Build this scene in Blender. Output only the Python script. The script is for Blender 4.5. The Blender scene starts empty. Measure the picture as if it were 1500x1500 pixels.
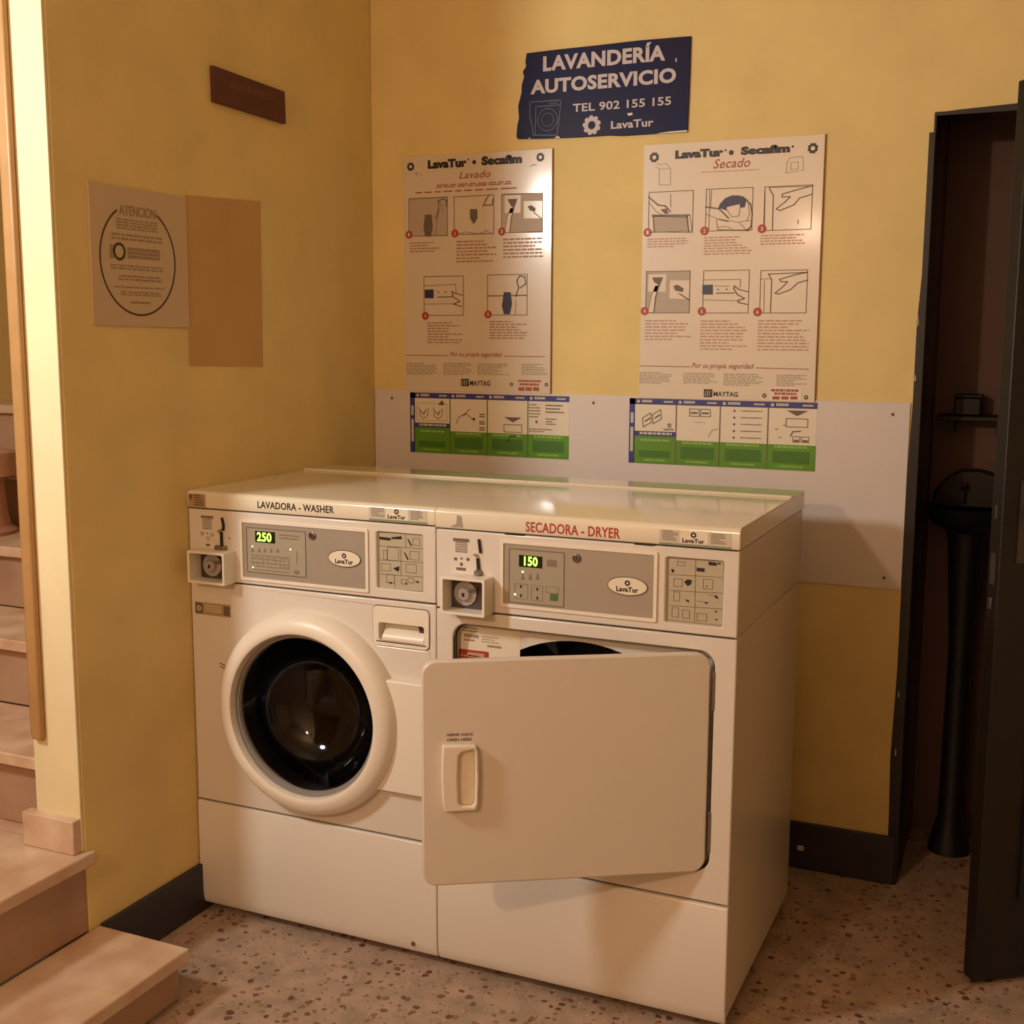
import bpy, bmesh, math, random
from mathutils import Vector, Matrix
scene = bpy.context.scene
random.seed(7)

# ------------------------------------------------------------------ camera, world, lights, exposure
CAM = Vector((1.92, -3.2478, 1.4603))
YAW, PITCH, ROLL, FPX = 0.4208, -0.1440, 0.00478, 1771.06
FW = Vector((-math.sin(YAW) * math.cos(PITCH), math.cos(YAW) * math.cos(PITCH), math.sin(PITCH)))
_r = Vector((math.cos(YAW), math.sin(YAW), 0)); _u = _r.cross(FW)
RT = _r * math.cos(ROLL) + _u * math.sin(ROLL)
UP = -_r * math.sin(ROLL) + _u * math.cos(ROLL)
cd = bpy.data.cameras.new('camera'); cam = bpy.data.objects.new('camera', cd)
scene.collection.objects.link(cam); scene.camera = cam
cd.sensor_width = 36; cd.sensor_fit = 'HORIZONTAL'; cd.lens = 36 * FPX / 1500
cd.clip_start = 0.02
M = Matrix((RT, UP, -FW)).transposed().to_4x4(); M.translation = CAM
cam.matrix_world = M

w = bpy.data.worlds.new('world'); scene.world = w; w.use_nodes = True
w.node_tree.nodes['Background'].inputs[0].default_value = (1, .62, .32, 1)
w.node_tree.nodes['Background'].inputs[1].default_value = 0.03

def lamp(name, loc, power, col, radius, aim=None, cone=150):    # aim: a shaded lamp that throws most of its light one way
    l = bpy.data.lights.new(name, 'SPOT' if aim else 'POINT')
    if aim: l.spot_size = math.radians(cone); l.spot_blend = 1
    l.energy = power; l.color = col; l.shadow_soft_size = radius
    o = bpy.data.objects.new(name, l); o.location = loc
    if aim: o.rotation_euler = (Vector(aim) - Vector(loc)).to_track_quat('-Z', 'Y').to_euler()
    scene.collection.objects.link(o); return o
lamp('stair_light', (-.50, -2.55, 2.08), 74, (1, .97, .89), .13, (.75, 0, 1.6), 138)
lamp('room_light', (.58, -3.95, 2.08), 47, (1, .65, .43), .05)
vs = scene.view_settings
vs.view_transform = 'Standard'; vs.look = 'None'; vs.gamma = 1; vs.use_curve_mapping = False; vs.exposure = 0.5

# ------------------------------------------------------------------ materials
def lin(c):
    return tuple((x / 12.92 if x <= .04045 else ((x + .055) / 1.055) ** 2.4) for x in [v / 255 for v in c])
def mat(name, rgb, rough=.5, metal=0, coat=0, noise=0, nscale=8, rgb2=None, bump=0, bscale=60, emit=0, spec=.5):
    m = bpy.data.materials.new(name); m.use_nodes = True
    nt = m.node_tree; b = nt.nodes['Principled BSDF']
    c = lin(rgb)
    b.inputs['Base Color'].default_value = (*c, 1); b.inputs['Roughness'].default_value = rough
    b.inputs['Metallic'].default_value = metal; b.inputs['Coat Weight'].default_value = coat
    b.inputs['Coat Roughness'].default_value = .12; b.inputs['Specular IOR Level'].default_value = spec
    tc = nt.nodes.new('ShaderNodeTexCoord')
    if noise:
        n = nt.nodes.new('ShaderNodeTexNoise'); n.inputs['Scale'].default_value = nscale
        n.inputs['Detail'].default_value = 6; nt.links.new(tc.outputs['Object'], n.inputs['Vector'])
        r = nt.nodes.new('ShaderNodeValToRGB'); r.color_ramp.elements[0].position = .3; r.color_ramp.elements[1].position = .7
        c2 = lin(rgb2) if rgb2 else tuple(x * (1 - noise) for x in c)
        r.color_ramp.elements[0].color = (*c2, 1); r.color_ramp.elements[1].color = (*c, 1)
        nt.links.new(n.outputs['Fac'], r.inputs['Fac']); nt.links.new(r.outputs['Color'], b.inputs['Base Color'])
    if bump:
        n2 = nt.nodes.new('ShaderNodeTexNoise'); n2.inputs['Scale'].default_value = bscale; n2.inputs['Detail'].default_value = 4
        nt.links.new(tc.outputs['Object'], n2.inputs['Vector'])
        bp = nt.nodes.new('ShaderNodeBump'); bp.inputs['Strength'].default_value = bump; bp.inputs['Distance'].default_value = .002
        nt.links.new(n2.outputs['Fac'], bp.inputs['Height']); nt.links.new(bp.outputs['Normal'], b.inputs['Normal'])
    if emit:
        b.inputs['Emission Color'].default_value = (*c, 1); b.inputs['Emission Strength'].default_value = emit
    return m

def terrazzo(name):
    m = bpy.data.materials.new(name); m.use_nodes = True; nt = m.node_tree; b = nt.nodes['Principled BSDF']
    tc = nt.nodes.new('ShaderNodeTexCoord')
    ns = nt.nodes.new('ShaderNodeTexNoise'); ns.inputs['Scale'].default_value = 60; nt.links.new(tc.outputs['Object'], ns.inputs['Vector'])
    mx = nt.nodes.new('ShaderNodeMixRGB'); mx.blend_type = 'ADD'; mx.inputs[0].default_value = .016
    nt.links.new(tc.outputs['Object'], mx.inputs[1]); nt.links.new(ns.outputs['Color'], mx.inputs[2])
    def layer(scale, thr, prev, ramp):
        v = nt.nodes.new('ShaderNodeTexVoronoi'); v.inputs['Scale'].default_value = scale; v.inputs['Randomness'].default_value = 1
        nt.links.new(mx.outputs[0], v.inputs['Vector'])
        lt = nt.nodes.new('ShaderNodeMath'); lt.operation = 'LESS_THAN'
        # chip size differs by cell
        sp = nt.nodes.new('ShaderNodeSeparateColor'); nt.links.new(v.outputs['Color'], sp.inputs[0])
        mm = nt.nodes.new('ShaderNodeMath'); mm.operation = 'MULTIPLY'; mm.inputs[1].default_value = thr
        nt.links.new(sp.outputs[1], mm.inputs[0]); nt.links.new(v.outputs['Distance'], lt.inputs[0]); nt.links.new(mm.outputs[0], lt.inputs[1])
        r = nt.nodes.new('ShaderNodeValToRGB'); r.color_ramp.interpolation = 'CONSTANT'
        r.color_ramp.elements[0].color = (*lin(ramp[0]), 1); r.color_ramp.elements[1].position = 1 / len(ramp); r.color_ramp.elements[1].color = (*lin(ramp[1]), 1)
        for i in range(2, len(ramp)):
            e = r.color_ramp.elements.new(i / len(ramp)); e.color = (*lin(ramp[i]), 1)
        nt.links.new(sp.outputs[0], r.inputs[0])
        mi = nt.nodes.new('ShaderNodeMixRGB'); nt.links.new(lt.outputs[0], mi.inputs[0]); nt.links.new(prev, mi.inputs[1]); nt.links.new(r.outputs[0], mi.inputs[2])
        return mi.outputs[0]
    big = nt.nodes.new('ShaderNodeTexNoise'); big.inputs['Scale'].default_value = 14; big.inputs['Detail'].default_value = 5; nt.links.new(tc.outputs['Object'], big.inputs['Vector'])
    r0 = nt.nodes.new('ShaderNodeValToRGB'); r0.color_ramp.elements[0].color = (*lin((158, 140, 122)), 1); r0.color_ramp.elements[1].color = (*lin((188, 160, 142)), 1)
    r0.color_ramp.elements[0].position = .35; r0.color_ramp.elements[1].position = .65
    nt.links.new(big.outputs['Fac'], r0.inputs[0])
    p = layer(95, .44, r0.outputs[0], [(176, 158, 140), (150, 118, 96), (190, 165, 150)])
    p = layer(48, .46, p, [(138, 102, 80), (120, 88, 70), (168, 150, 134), (146, 110, 90), (102, 72, 56)])
    nt.links.new(p, b.inputs['Base Color']); b.inputs['Roughness'].default_value = .5
    return m

YELLOW = mat('yellow_wall_paint', (239, 215, 146), .75, noise=.12, nscale=5, bump=.35, bscale=45)
CREAM = mat('cream_wall_paint', (240, 226, 182), .7, noise=.08, nscale=6, bump=.3, bscale=45)
STAIRWALL = mat('stairwell_paint', (228, 198, 126), .75, noise=.1, nscale=5)
PATCH = mat('unfaded_paint', (208, 168, 112), .8, noise=.08, nscale=9, bump=.3, bscale=45)
CEIL = mat('ceiling_paint', (226, 216, 196), .9)
FLOOR = terrazzo('terrazzo')
DSKIRT = mat('dark_skirting_paint', (52, 50, 56), .45, noise=.2, nscale=20)
BLACKP = mat('black_door_paint', (24, 23, 22), .45, noise=.2, nscale=12)
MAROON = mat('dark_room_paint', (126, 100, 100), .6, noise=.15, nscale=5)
DARKOBJ = mat('dark_plastic', (14, 13, 13), .5)
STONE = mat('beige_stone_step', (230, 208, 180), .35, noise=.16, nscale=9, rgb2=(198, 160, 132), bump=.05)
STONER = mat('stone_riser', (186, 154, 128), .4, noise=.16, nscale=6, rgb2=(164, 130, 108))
WOODT = mat('varnished_wood', (184, 142, 90), .4, noise=.15, nscale=14)
ENAMEL = mat('white_enamel', (226, 219, 208), .28, coat=.35, noise=.025, nscale=3)
LIDM = mat('white_lid_enamel', (236, 228, 206), .14, coat=.5, noise=.03, nscale=4)
ENAMSIDE = mat('enamel_side', (226, 214, 194), .3, coat=.3, noise=.04, nscale=3)
PLASTW = mat('white_plastic', (238, 230, 214), .35)
GREYP = mat('brushed_grey_panel', (176, 166, 152), .38, metal=.25, noise=.04, nscale=30)
GREYK = mat('grey_keypad', (166, 158, 138), .45)
CARD = mat('card_grey', (186, 178, 154), .45)
INKL = mat('ink_light', (150, 136, 116), .5)
INKM = mat('ink_mid', (110, 94, 80), .5)
INK = mat('ink_black', (36, 30, 30), .45)
INKNAVY = mat('ink_navy', (44, 44, 78), .4)
INKRED = mat('ink_red', (176, 56, 44), .45)
INKBR = mat('ink_brown_red', (168, 84, 66), .5)
INKPINK = mat('ink_faded_red', (198, 156, 134), .5)
INKCAP = mat('ink_caption', (176, 134, 106), .5)
GASKL = mat('grey_door_seal', (150, 146, 142), .4)
INKW = mat('ink_white', (226, 222, 226), .45)
GUNM = mat('gunmetal', (140, 134, 130), .3, metal=.9)
GUND = mat('dark_steel', (92, 86, 84), .4, metal=.7)
CHROME = mat('chrome', (225, 220, 215), .14, metal=1)
STEELD = mat('drum_steel', (58, 58, 68), .5, metal=.35)
LOCKM = mat('lock_metal', (186, 182, 180), .3, metal=.45)
GASK = mat('rubber_gasket', (70, 70, 74), .5)
DARKSEAM = mat('dark_gap', (72, 54, 40), .8)
POSTER = mat('poster_board', (228, 214, 194), .32, coat=.12)
POSTERE = mat('poster_edge', (140, 104, 66), .6)
SIGNB = mat('sign_navy', (22, 28, 76), .4, coat=0, spec=.15, noise=.35, nscale=7, rgb2=(34, 30, 60))
SIGNLINE = mat('sign_blue_line', (74, 78, 112), .4)
PANELW = mat('white_wall_panel', (226, 216, 210), .38, noise=.05, nscale=3)
GREEN = mat('sticker_green', (92, 160, 40), .35, noise=.2, nscale=9, rgb2=(96, 140, 40))
GREENL = mat('sticker_light_green', (150, 190, 84), .4)
GREEND = mat('sticker_dark_green', (66, 120, 28), .4)
BLUEBAR = mat('sticker_blue', (58, 60, 132), .35)
STICKW = mat('sticker_white', (236, 226, 206), .3)
NOTICE = mat('notice_plastic', (206, 182, 148), .35)
SIGNW = mat('sign_white', (200, 190, 192), .5)
POSTERL = mat('laminated_poster_board', (222, 208, 188), .3, coat=.85)
NOTINK = mat('notice_ink', (158, 136, 108), .5)
NOTRING = mat('notice_ring', (84, 66, 50), .5)
PLAQUE = mat('brown_plaque', (96, 50, 38), .6, noise=.2, nscale=30)
PLAQUE2 = mat('brown_plaque_mark', (108, 62, 48), .6)
TERRA = mat('brown_clay', (176, 128, 100), .7, noise=.1, nscale=8)
LEDBACK = mat('display_black', (22, 34, 14), .25)
LEDG = mat('led_green', (176, 255, 96), .4, emit=1.3)
LEDW = mat('led_white', (255, 240, 190), .4, emit=1.0)
LABELG = mat('label_pale', (206, 200, 182), .4)
LABELT = mat('label_tan', (178, 146, 104), .5)
LABELLINE = mat('label_green_line', (138, 144, 112), .5)
GREENBTN = mat('button_green', (84, 112, 70), .5)

def glass(name):
    m = bpy.data.materials.new(name); m.use_nodes = True; nt = m.node_tree; nt.nodes.remove(nt.nodes['Principled BSDF'])
    tr = nt.nodes.new('ShaderNodeBsdfTransparent'); tr.inputs[0].default_value = (.62, .62, .66, 1)
    gl = nt.nodes.new('ShaderNodeBsdfGlossy'); gl.inputs['Roughness'].default_value = .06; gl.inputs[0].default_value = (.9, .9, .95, 1)
    fr = nt.nodes.new('ShaderNodeFresnel'); fr.inputs[0].default_value = 1.5; mx = nt.nodes.new('ShaderNodeMixShader')
    nt.links.new(fr.outputs[0], mx.inputs[0]); nt.links.new(tr.outputs[0], mx.inputs[1]); nt.links.new(gl.outputs[0], mx.inputs[2])
    nt.links.new(mx.outputs[0], nt.nodes['Material Output'].inputs[0])
    return m
GLASS = glass('door_glass')

# ------------------------------------------------------------------ frames (flat coordinate systems lying on real surfaces)
class Frame:
    def __init__(s, o, ux, un):
        s.o = Vector(o); s.ux = Vector(ux).normalized(); s.un = Vector(un).normalized()
    def pt(s, u, n, z):
        return s.o + s.ux * u + s.un * n + Vector((0, 0, z))
    def hit(s, x, y):        # where a point read off the photograph lies on this surface
        d = FW + RT * ((x - 750) / FPX) + UP * ((750 - y) / FPX)
        P = CAM + d * ((s.o - CAM).dot(s.un) / d.dot(s.un)) - s.o
        return (P.dot(s.ux), P.z)
YF = -.9006
WALL = Frame((0, 0, 0), (1, 0, 0), (0, -1, 0))
LEFT = Frame((0, 0, 0), (0, 1, 0), (1, 0, 0))
FRONT = Frame((0, YF, 0), (1, 0, 0), (0, -1, 0))
FREE, HINGE = Vector((.814, -1.21, 0)), Vector((1.317, YF, 0))
_d = (HINGE - FREE).normalized()
DOOR = Frame(FREE, _d, (_d.y, -_d.x, 0))
DLEN = (HINGE - FREE).length

FINE_PRINT = {'caption', 'small_text', 'safety_text', 'green_caption', 'white_caption', 'diagram', 'keypad_print', 'coin_print', 'card_drawing', 'card_icon', 'inner_label_print', 'label_text', 'corner_label_print', 'front_label_print', 'warning_print', 'service_text', 'faded_lettering', 'paint_chip', 'arrow_mark', 'wash_bag_drawing', 'small_text'}
# ------------------------------------------------------------------ mesh builder (world coordinates)
class MB:
    def __init__(s): s.v = []; s.f = []
    def add(s, vs, fs):
        k = len(s.v); s.v += [Vector(v) for v in vs]; s.f += [tuple(i + k for i in f) for f in fs]; return s
    def box(s, a, b):
        (x0, y0, z0), (x1, y1, z1) = a, b
        if x0 > x1: x0, x1 = x1, x0
        if y0 > y1: y0, y1 = y1, y0
        if z0 > z1: z0, z1 = z1, z0
        return s.add([(x0, y0, z0), (x1, y0, z0), (x1, y1, z0), (x0, y1, z0), (x0, y0, z1), (x1, y0, z1), (x1, y1, z1), (x0, y1, z1)],
                     [(0, 3, 2, 1), (4, 5, 6, 7), (0, 1, 5, 4), (1, 2, 6, 5), (2, 3, 7, 6), (3, 0, 4, 7)])
    def fbox(s, F, u0, u1, z0, z1, n0, n1):
        return s.prism(F, [(u0, z0), (u1, z0), (u1, z1), (u0, z1)], n0, n1)
    def prism(s, F, pts, n0, n1):      # polygon on a frame, thick from n0 to n1 (n1 > n0 outwards)
        n = len(pts)
        ar = sum(pts[i][0] * pts[(i + 1) % n][1] - pts[(i + 1) % n][0] * pts[i][1] for i in range(n))
        if ar < 0: pts = pts[::-1]
        vs = [F.pt(u, n1, z) for u, z in pts] + [F.pt(u, n0, z) for u, z in pts]
        fs = [tuple(range(n)), tuple(range(2 * n - 1, n - 1, -1))] + [(i, i + n, (i + 1) % n + n, (i + 1) % n) for i in range(n)]
        return s.add(vs, fs)
    def flat(s, F, pts, n):
        k = len(pts)
        ar = sum(pts[i][0] * pts[(i + 1) % k][1] - pts[(i + 1) % k][0] * pts[i][1] for i in range(k))
        if ar < 0: pts = pts[::-1]
        return s.add([F.pt(u, n, z) for u, z in pts], [tuple(range(k))])
    def rect(s, F, u0, z0, u1, z1, n):
        return s.flat(F, [(u0, z0), (u1, z0), (u1, z1), (u0, z1)], n)
    def stroke(s, F, pts, wd, n, closed=False):
        P = list(pts) + ([pts[0]] if closed else [])
        for (a, b) in zip(P[:-1], P[1:]):
            dx, dz = b[0] - a[0], b[1] - a[1]; L = math.hypot(dx, dz)
            if L < 1e-6: continue
            ex, ez = dx / L * wd * .3, dz / L * wd * .3
            px, pz = -dz / L * wd / 2, dx / L * wd / 2
            s.flat(F, [(a[0] - ex + px, a[1] - ez + pz), (a[0] - ex - px, a[1] - ez - pz), (b[0] + ex - px, b[1] + ez - pz), (b[0] + ex + px, b[1] + ez + pz)], n)
        return s
    def disc(s, F, c, r, n, rz=None, k=24):
        rz = rz or r
        return s.flat(F, [(c[0] + r * math.cos(2 * math.pi * i / k), c[1] + rz * math.sin(2 * math.pi * i / k)) for i in range(k)], n)
    def gear(s, F, c, r, n, teeth=8):
        for i in range(teeth):
            a0 = 2 * math.pi * i / teeth; st = 2 * math.pi / teeth
            f = lambda rr, a: (c[0] + rr * math.cos(a), c[1] + rr * math.sin(a))
            s.flat(F, [f(.42 * r, a0), f(.8 * r, a0), f(r, a0 + .12 * st), f(r, a0 + .55 * st), f(.8 * r, a0 + st), f(.42 * r, a0 + st), f(.42 * r, a0 + .5 * st)], n)
        return s
    def text(s, F, body, u0, z0, u1, z1, n, bold=0, shear=0):
        vs, fs = text_mesh(body, bold, shear)
        s.add([F.pt(u0 + x * (u1 - u0), n, z0 + y * (z1 - z0)) for x, y in vs], fs); return s
    def words(s, F, u0, z0, u1, z1, rows, n, fill=.55, gap=.3, ragged=True, wl=(.05, .16)):
        h = (z1 - z0) / rows
        for r_ in range(rows):
            zt = z1 - r_ * h; x = u0
            end = u1 - (random.random() ** 2 * .45 * (u1 - u0) if ragged else 0)
            while x < end - .01 * (u1 - u0):
                L = (u1 - u0) * random.uniform(*wl); e = min(x + L, end)
                s.rect(F, x, zt - h * fill, e, zt, n); x = e + (u1 - u0) * .02 * (1 + gap)
        return s
    def lathe(s, F, c, prof, k=64, close=False):   # prof: (radius, n) about the outward axis
        m = len(prof); vs = []; fs = []
        for i in range(k):
            a = 2 * math.pi * i / k
            for (r, n) in prof: vs.append(F.pt(c[0] + r * math.cos(a), n, c[1] + r * math.sin(a)))
        for i in range(k):
            j = (i + 1) % k
            for t in range(m - 1 + (1 if close else 0)):
                q = (t + 1) % m
                fs.append((i * m + t, j * m + t, j * m + q, i * m + q))
        return s.add(vs, fs)
    def vlathe(s, c, prof, k=40):   # about the vertical axis; prof: (radius, z)
        m = len(prof); vs = []; fs = []
        for i in range(k):
            a = 2 * math.pi * i / k
            for (r, z) in prof: vs.append((c[0] + r * math.cos(a), c[1] + r * math.sin(a), z))
        for i in range(k):
            j = (i + 1) % k
            for t in range(m - 1): fs.append((i * m + t, j * m + t, j * m + t + 1, i * m + t + 1))
        return s.add(vs, fs)
    def tube(s, pts, r, k=10):
        pts = [Vector(p) for p in pts]; rings = []
        for i, p in enumerate(pts):
            d = (pts[min(i + 1, len(pts) - 1)] - pts[max(i - 1, 0)]).normalized()
            a = d.orthogonal().normalized(); b = d.cross(a)
            rings.append([p + (a * math.cos(2 * math.pi * t / k) + b * math.sin(2 * math.pi * t / k)) * r for t in range(k)])
        vs = [v for rg in rings for v in rg]; n = len(pts)
        fs = [(i * k + t, i * k + (t + 1) % k, (i + 1) * k + (t + 1) % k, (i + 1) * k + t) for i in range(n - 1) for t in range(k)]
        fs += [tuple(range(k))[::-1], tuple((n - 1) * k + t for t in range(k))]
        return s.add(vs, fs)
    def xprism(s, prof, x0, x1, y):     # prof: (n outward, z) outline swept along x; y: the front plane
        n = len(prof); vs = [(x0, y - a, z) for a, z in prof] + [(x1, y - a, z) for a, z in prof]
        fs = [tuple(range(n)), tuple(range(2 * n - 1, n - 1, -1))] + [(i, i + n, (i + 1) % n + n, (i + 1) % n) for i in range(n)]
        return s.add(vs, fs)
    def holed(s, F, outer, holes, n0, n1):
        bm = bmesh.new(); loops = []
        for lp in [outer] + holes:
            vv = [bm.verts.new((u, z, 0)) for u, z in lp]
            for i in range(len(vv)): bm.edges.new((vv[i], vv[(i + 1) % len(vv)]))
            loops.append(len(vv))
        bm.verts.ensure_lookup_table(); bm.verts.index_update()
        bmesh.ops.triangle_fill(bm, use_beauty=True, use_dissolve=False, edges=bm.edges[:], normal=(0, 0, 1))
        pts = [(v.co.x, v.co.y) for v in bm.verts]; tri = [[v.index for v in f.verts] for f in bm.faces]; bm.free()
        N = len(pts); vs = [F.pt(u, n1, z) for u, z in pts] + [F.pt(u, n0, z) for u, z in pts]; fs = []
        for t in tri:
            a = (pts[t[1]][0] - pts[t[0]][0]) * (pts[t[2]][1] - pts[t[0]][1]) - (pts[t[2]][0] - pts[t[0]][0]) * (pts[t[1]][1] - pts[t[0]][1])
            if a < 0: t = t[::-1]
            fs.append(tuple(t)); fs.append(tuple(i + N for i in t[::-1]))
        k = 0
        for li, L in enumerate(loops):
            for i in range(L):
                a, b = k + i, k + (i + 1) % L; fs.append((a, a + N, b + N, b) if li == 0 else (b, b + N, a + N, a))
            k += L
        return s.add(vs, fs)
    def build(s, name, m, parent=None, bevel=0, smooth=True, seg=2, label=None, fixn=True):
        me = bpy.data.meshes.new(name)
        inv = parent_matrix(parent).inverted() if parent else Matrix.Identity(4)
        me.from_pydata([inv @ v for v in s.v], [], s.f); me.materials.append(m)
        if fixn:
            bm = bmesh.new(); bm.from_mesh(me); bmesh.ops.recalc_face_normals(bm, faces=bm.faces[:]); bm.to_mesh(me); bm.free()
        o = bpy.data.objects.new(name, me); scene.collection.objects.link(o)
        if parent: o.parent = parent
        if smooth:
            me.polygons.foreach_set('use_smooth', [True] * len(me.polygons)); me.set_sharp_from_angle(angle=math.radians(38))
        if bevel:
            b = o.modifiers.new('bevel', 'BEVEL'); b.width = bevel; b.segments = seg; b.limit_method = 'ANGLE'; b.angle_limit = math.radians(40); b.harden_normals = False
        if label: o['label'] = label
        if name in FINE_PRINT: o['kind'] = 'stuff'
        return o
def parent_matrix(p):
    m = p.matrix_basis.copy()
    return parent_matrix(p.parent) @ m if p.parent else m

_tc = {}
def text_mesh(body, bold, shear):
    key = (body, bold, shear)
    if key in _tc: return _tc[key]
    c = bpy.data.curves.new('t', 'FONT'); c.body = body; c.offset = bold; c.shear = shear; c.resolution_u = 3
    if bold: c.space_character = 1.04
    o = bpy.data.objects.new('t', c); scene.collection.objects.link(o)
    dg = bpy.context.evaluated_depsgraph_get(); me = bpy.data.meshes.new_from_object(o.evaluated_get(dg))
    vs = [(v.co.x, v.co.y) for v in me.vertices]; fs = [tuple(p.vertices) for p in me.polygons]
    bpy.data.objects.remove(o); bpy.data.meshes.remove(me); bpy.data.curves.remove(c)
    x0 = min(v[0] for v in vs); x1 = max(v[0] for v in vs); y0 = min(v[1] for v in vs); y1 = max(v[1] for v in vs)
    if y1 - y0 < 1e-6: y1 = y0 + 1
    r = ([((x - x0) / (x1 - x0), (y - y0) / (y1 - y0)) for x, y in vs], fs); _tc[key] = r; return r

def rrect(u0, z0, u1, z1, r, k=6):
    out = []
    for cx, cz, a in ((u1 - r, z0 + r, -90), (u1 - r, z1 - r, 0), (u0 + r, z1 - r, 90), (u0 + r, z0 + r, 180)):
        for i in range(k + 1):
            t = math.radians(a + 90 * i / k); out.append((cx + r * math.cos(t), cz + r * math.sin(t)))
    return out
def circ(c, r, k=64, rz=None):
    return [(c[0] + r * math.cos(2 * math.pi * i / k), c[1] + (rz or r) * math.sin(2 * math.pi * i / k)) for i in range(k)]
def thing(name, loc, label, cat, rz=0, group=None):
    o = bpy.data.objects.new(name, None); o.location = loc; o.rotation_euler = (0, 0, rz); o.empty_display_size = .1
    scene.collection.objects.link(o); o['label'] = label; o['category'] = cat
    if group: o['group'] = group
    return o
def struct(o, label=None):
    o['kind'] = 'structure'
    if label: o['label'] = label
    return o
class Crop:      # reads points off an enlarged detail of the photograph and puts them on a surface
    def __init__(s, F, ox, oy, sc): s.F, s.ox, s.oy, s.sc = F, ox, oy, sc
    def __call__(s, *p):
        if len(p) == 2 and not isinstance(p[0], (tuple, list)): return s.F.hit(s.ox + p[0] / s.sc, s.oy + p[1] / s.sc)
        return [s(*q) for q in p]
    def box(s, x0, y0, x1, y1):     # lower left and upper right corner
        a = s(x0, y1); b = s(x1, y0)
        if s.F is LEFT:
            xm = (x0 + x1) / 2; return a[0], s(xm, y1 + 4)[1], b[0], s(xm, y0 + 4)[1]
        return a[0], a[1], b[0], b[1]

# ------------------------------------------------------------------ the room
H = 2.85; LY = -1.29; XW = .13
RX, RY = 3.5, -5.3            # far wall beside the camera, wall behind it
SY = -3.7                    # near side of the stair landing
struct(MB().box((0, RY, -.06), (RX, .02, 0)).add([], []).build('floor', FLOOR), 'speckled brown and beige terrazzo floor')
dx0, dx1, dz = 1.605, 2.47, 2.0125
# back wall with the doorway
bw = MB()
bw.box((-XW, 0, 0), (dx0, .14, H)); bw.box((dx1, 0, 0), (RX + .1, .14, H)); bw.box((dx0, 0, dz), (dx1, .14, H))
struct(bw.build('wall_back', YELLOW, smooth=False), 'mottled yellow back wall')
lw = struct(MB().box((-XW, LY, 0), (0, 0, H)).build('wall_left', YELLOW, bevel=.004, smooth=False), 'yellow side wall ending at the stair opening')
PBW = MB().prism(LEFT, [(-.878, 1.387), (-.578, 1.378), (-.572, 1.806), (-.872, 1.79)], 0, .0015).build('paint_patch', PATCH, lw, label='slightly redder rectangle where a notice once hung')
struct(MB().box((-XW, RY, 0), (0, SY, H)).build('wall_left_near', YELLOW, smooth=False))
struct(MB().box((0, RY - .1, 0), (RX, RY, H)).build('wall_front', CEIL, smooth=False))
struct(MB().box((RX, RY, 0), (RX + .1, 0, H)).build('wall_right', CEIL, smooth=False))
struct(MB().box((-1.6, RY, H), (RX + .1, 1.2, H + .08)).build('ceiling', CEIL, smooth=False))
# stairwell shell
struct(MB().box((-1.6, SY - .1, 0), (-XW, SY, H)).build('wall_stair_near', STAIRWALL, smooth=False))
struct(MB().box((-1.6, SY, 0), (-1.5, 1.2, H)).build('wall_stair_side', STAIRWALL, smooth=False))
struct(MB().box((-1.5, 1.1, 0), (-XW, 1.2, H)).build('wall_stair_back', STAIRWALL, smooth=False))
# cream end face of the wall beside the stairs
struct(MB().box((-XW, LY - .008, .315), (-.001, LY, H)).build('trim_wall_end', CREAM, bevel=.002, smooth=False), 'bright cream plastered end of the side wall')
# skirtings
struct(MB().box((0, -1.255, 0), (.012, 0, .127)).build('baseboard_left', DSKIRT, bevel=.002), 'dark painted skirting')
struct(MB().box((.012, -.012, 0), (dx0 - .004, 0, .134)).build('baseboard_back', DSKIRT, bevel=.002), 'dark painted skirting with chipped plaster')
struct(MB().box((-.152, LY - .032, .315), (-.002, LY - .002, .394)).build('baseboard_stone', STONE, bevel=.003), 'beige stone plinth block at the foot of the wall end')

# dark room beyond the doorway
struct(MB().box((dx0 - .5, .14, -.06), (3.2, 1.6, 0)).build('floor_dark_room', FLOOR, smooth=False))
struct(MB().box((dx0, .02, -.06), (dx1, .14, 0)).build('floor_threshold', FLOOR, smooth=False))
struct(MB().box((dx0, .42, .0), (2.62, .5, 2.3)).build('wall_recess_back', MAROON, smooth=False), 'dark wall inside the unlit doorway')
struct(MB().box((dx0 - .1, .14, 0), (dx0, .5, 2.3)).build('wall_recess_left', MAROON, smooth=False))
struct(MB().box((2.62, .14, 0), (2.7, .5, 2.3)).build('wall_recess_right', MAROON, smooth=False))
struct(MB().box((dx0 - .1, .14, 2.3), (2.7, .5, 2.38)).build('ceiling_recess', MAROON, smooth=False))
# black painted door surround
tf = MB()
tf.prism(WALL, [(1.583, 0), (1.608, 0), (1.608, 1.965), (1.594, 1.965), (1.594, 1.62), (1.588, 1.5), (1.588, 1.3), (1.583, 1.1), (1.584, .6), (1.578, .35), (1.582, .2)], 0, .004)
tf.box((dx0 - .001, 0, 0), (dx0 + .004, .14, dz)); tf.box((dx0, .0, dz - .004), (dx1, .14, dz + .001))
tf.prism(WALL, [(1.606, 2.011), (1.606, 2.004), (2.47, 2.004), (2.47, 2.024), (1.8, 2.021), (1.66, 2.015)], 0, .004)
struct(tf.build('trim_door_frame', BLACKP, smooth=False), 'roughly painted black edge of the doorway')
ch = MB()
for (z, wd, hh) in ((1.352, .006, .018), (1.49, .005, .03), (1.55, .004, .02), (.52, .006, .02), (.36, .006, .022)):
    ch.prism(WALL, [(1.5895, z), (1.5895 + wd * .5, z + hh * .2), (1.5895 + wd * .4, z + hh * .7), (1.5895 + wd * .15, z + hh)], .004, .0055)
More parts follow.
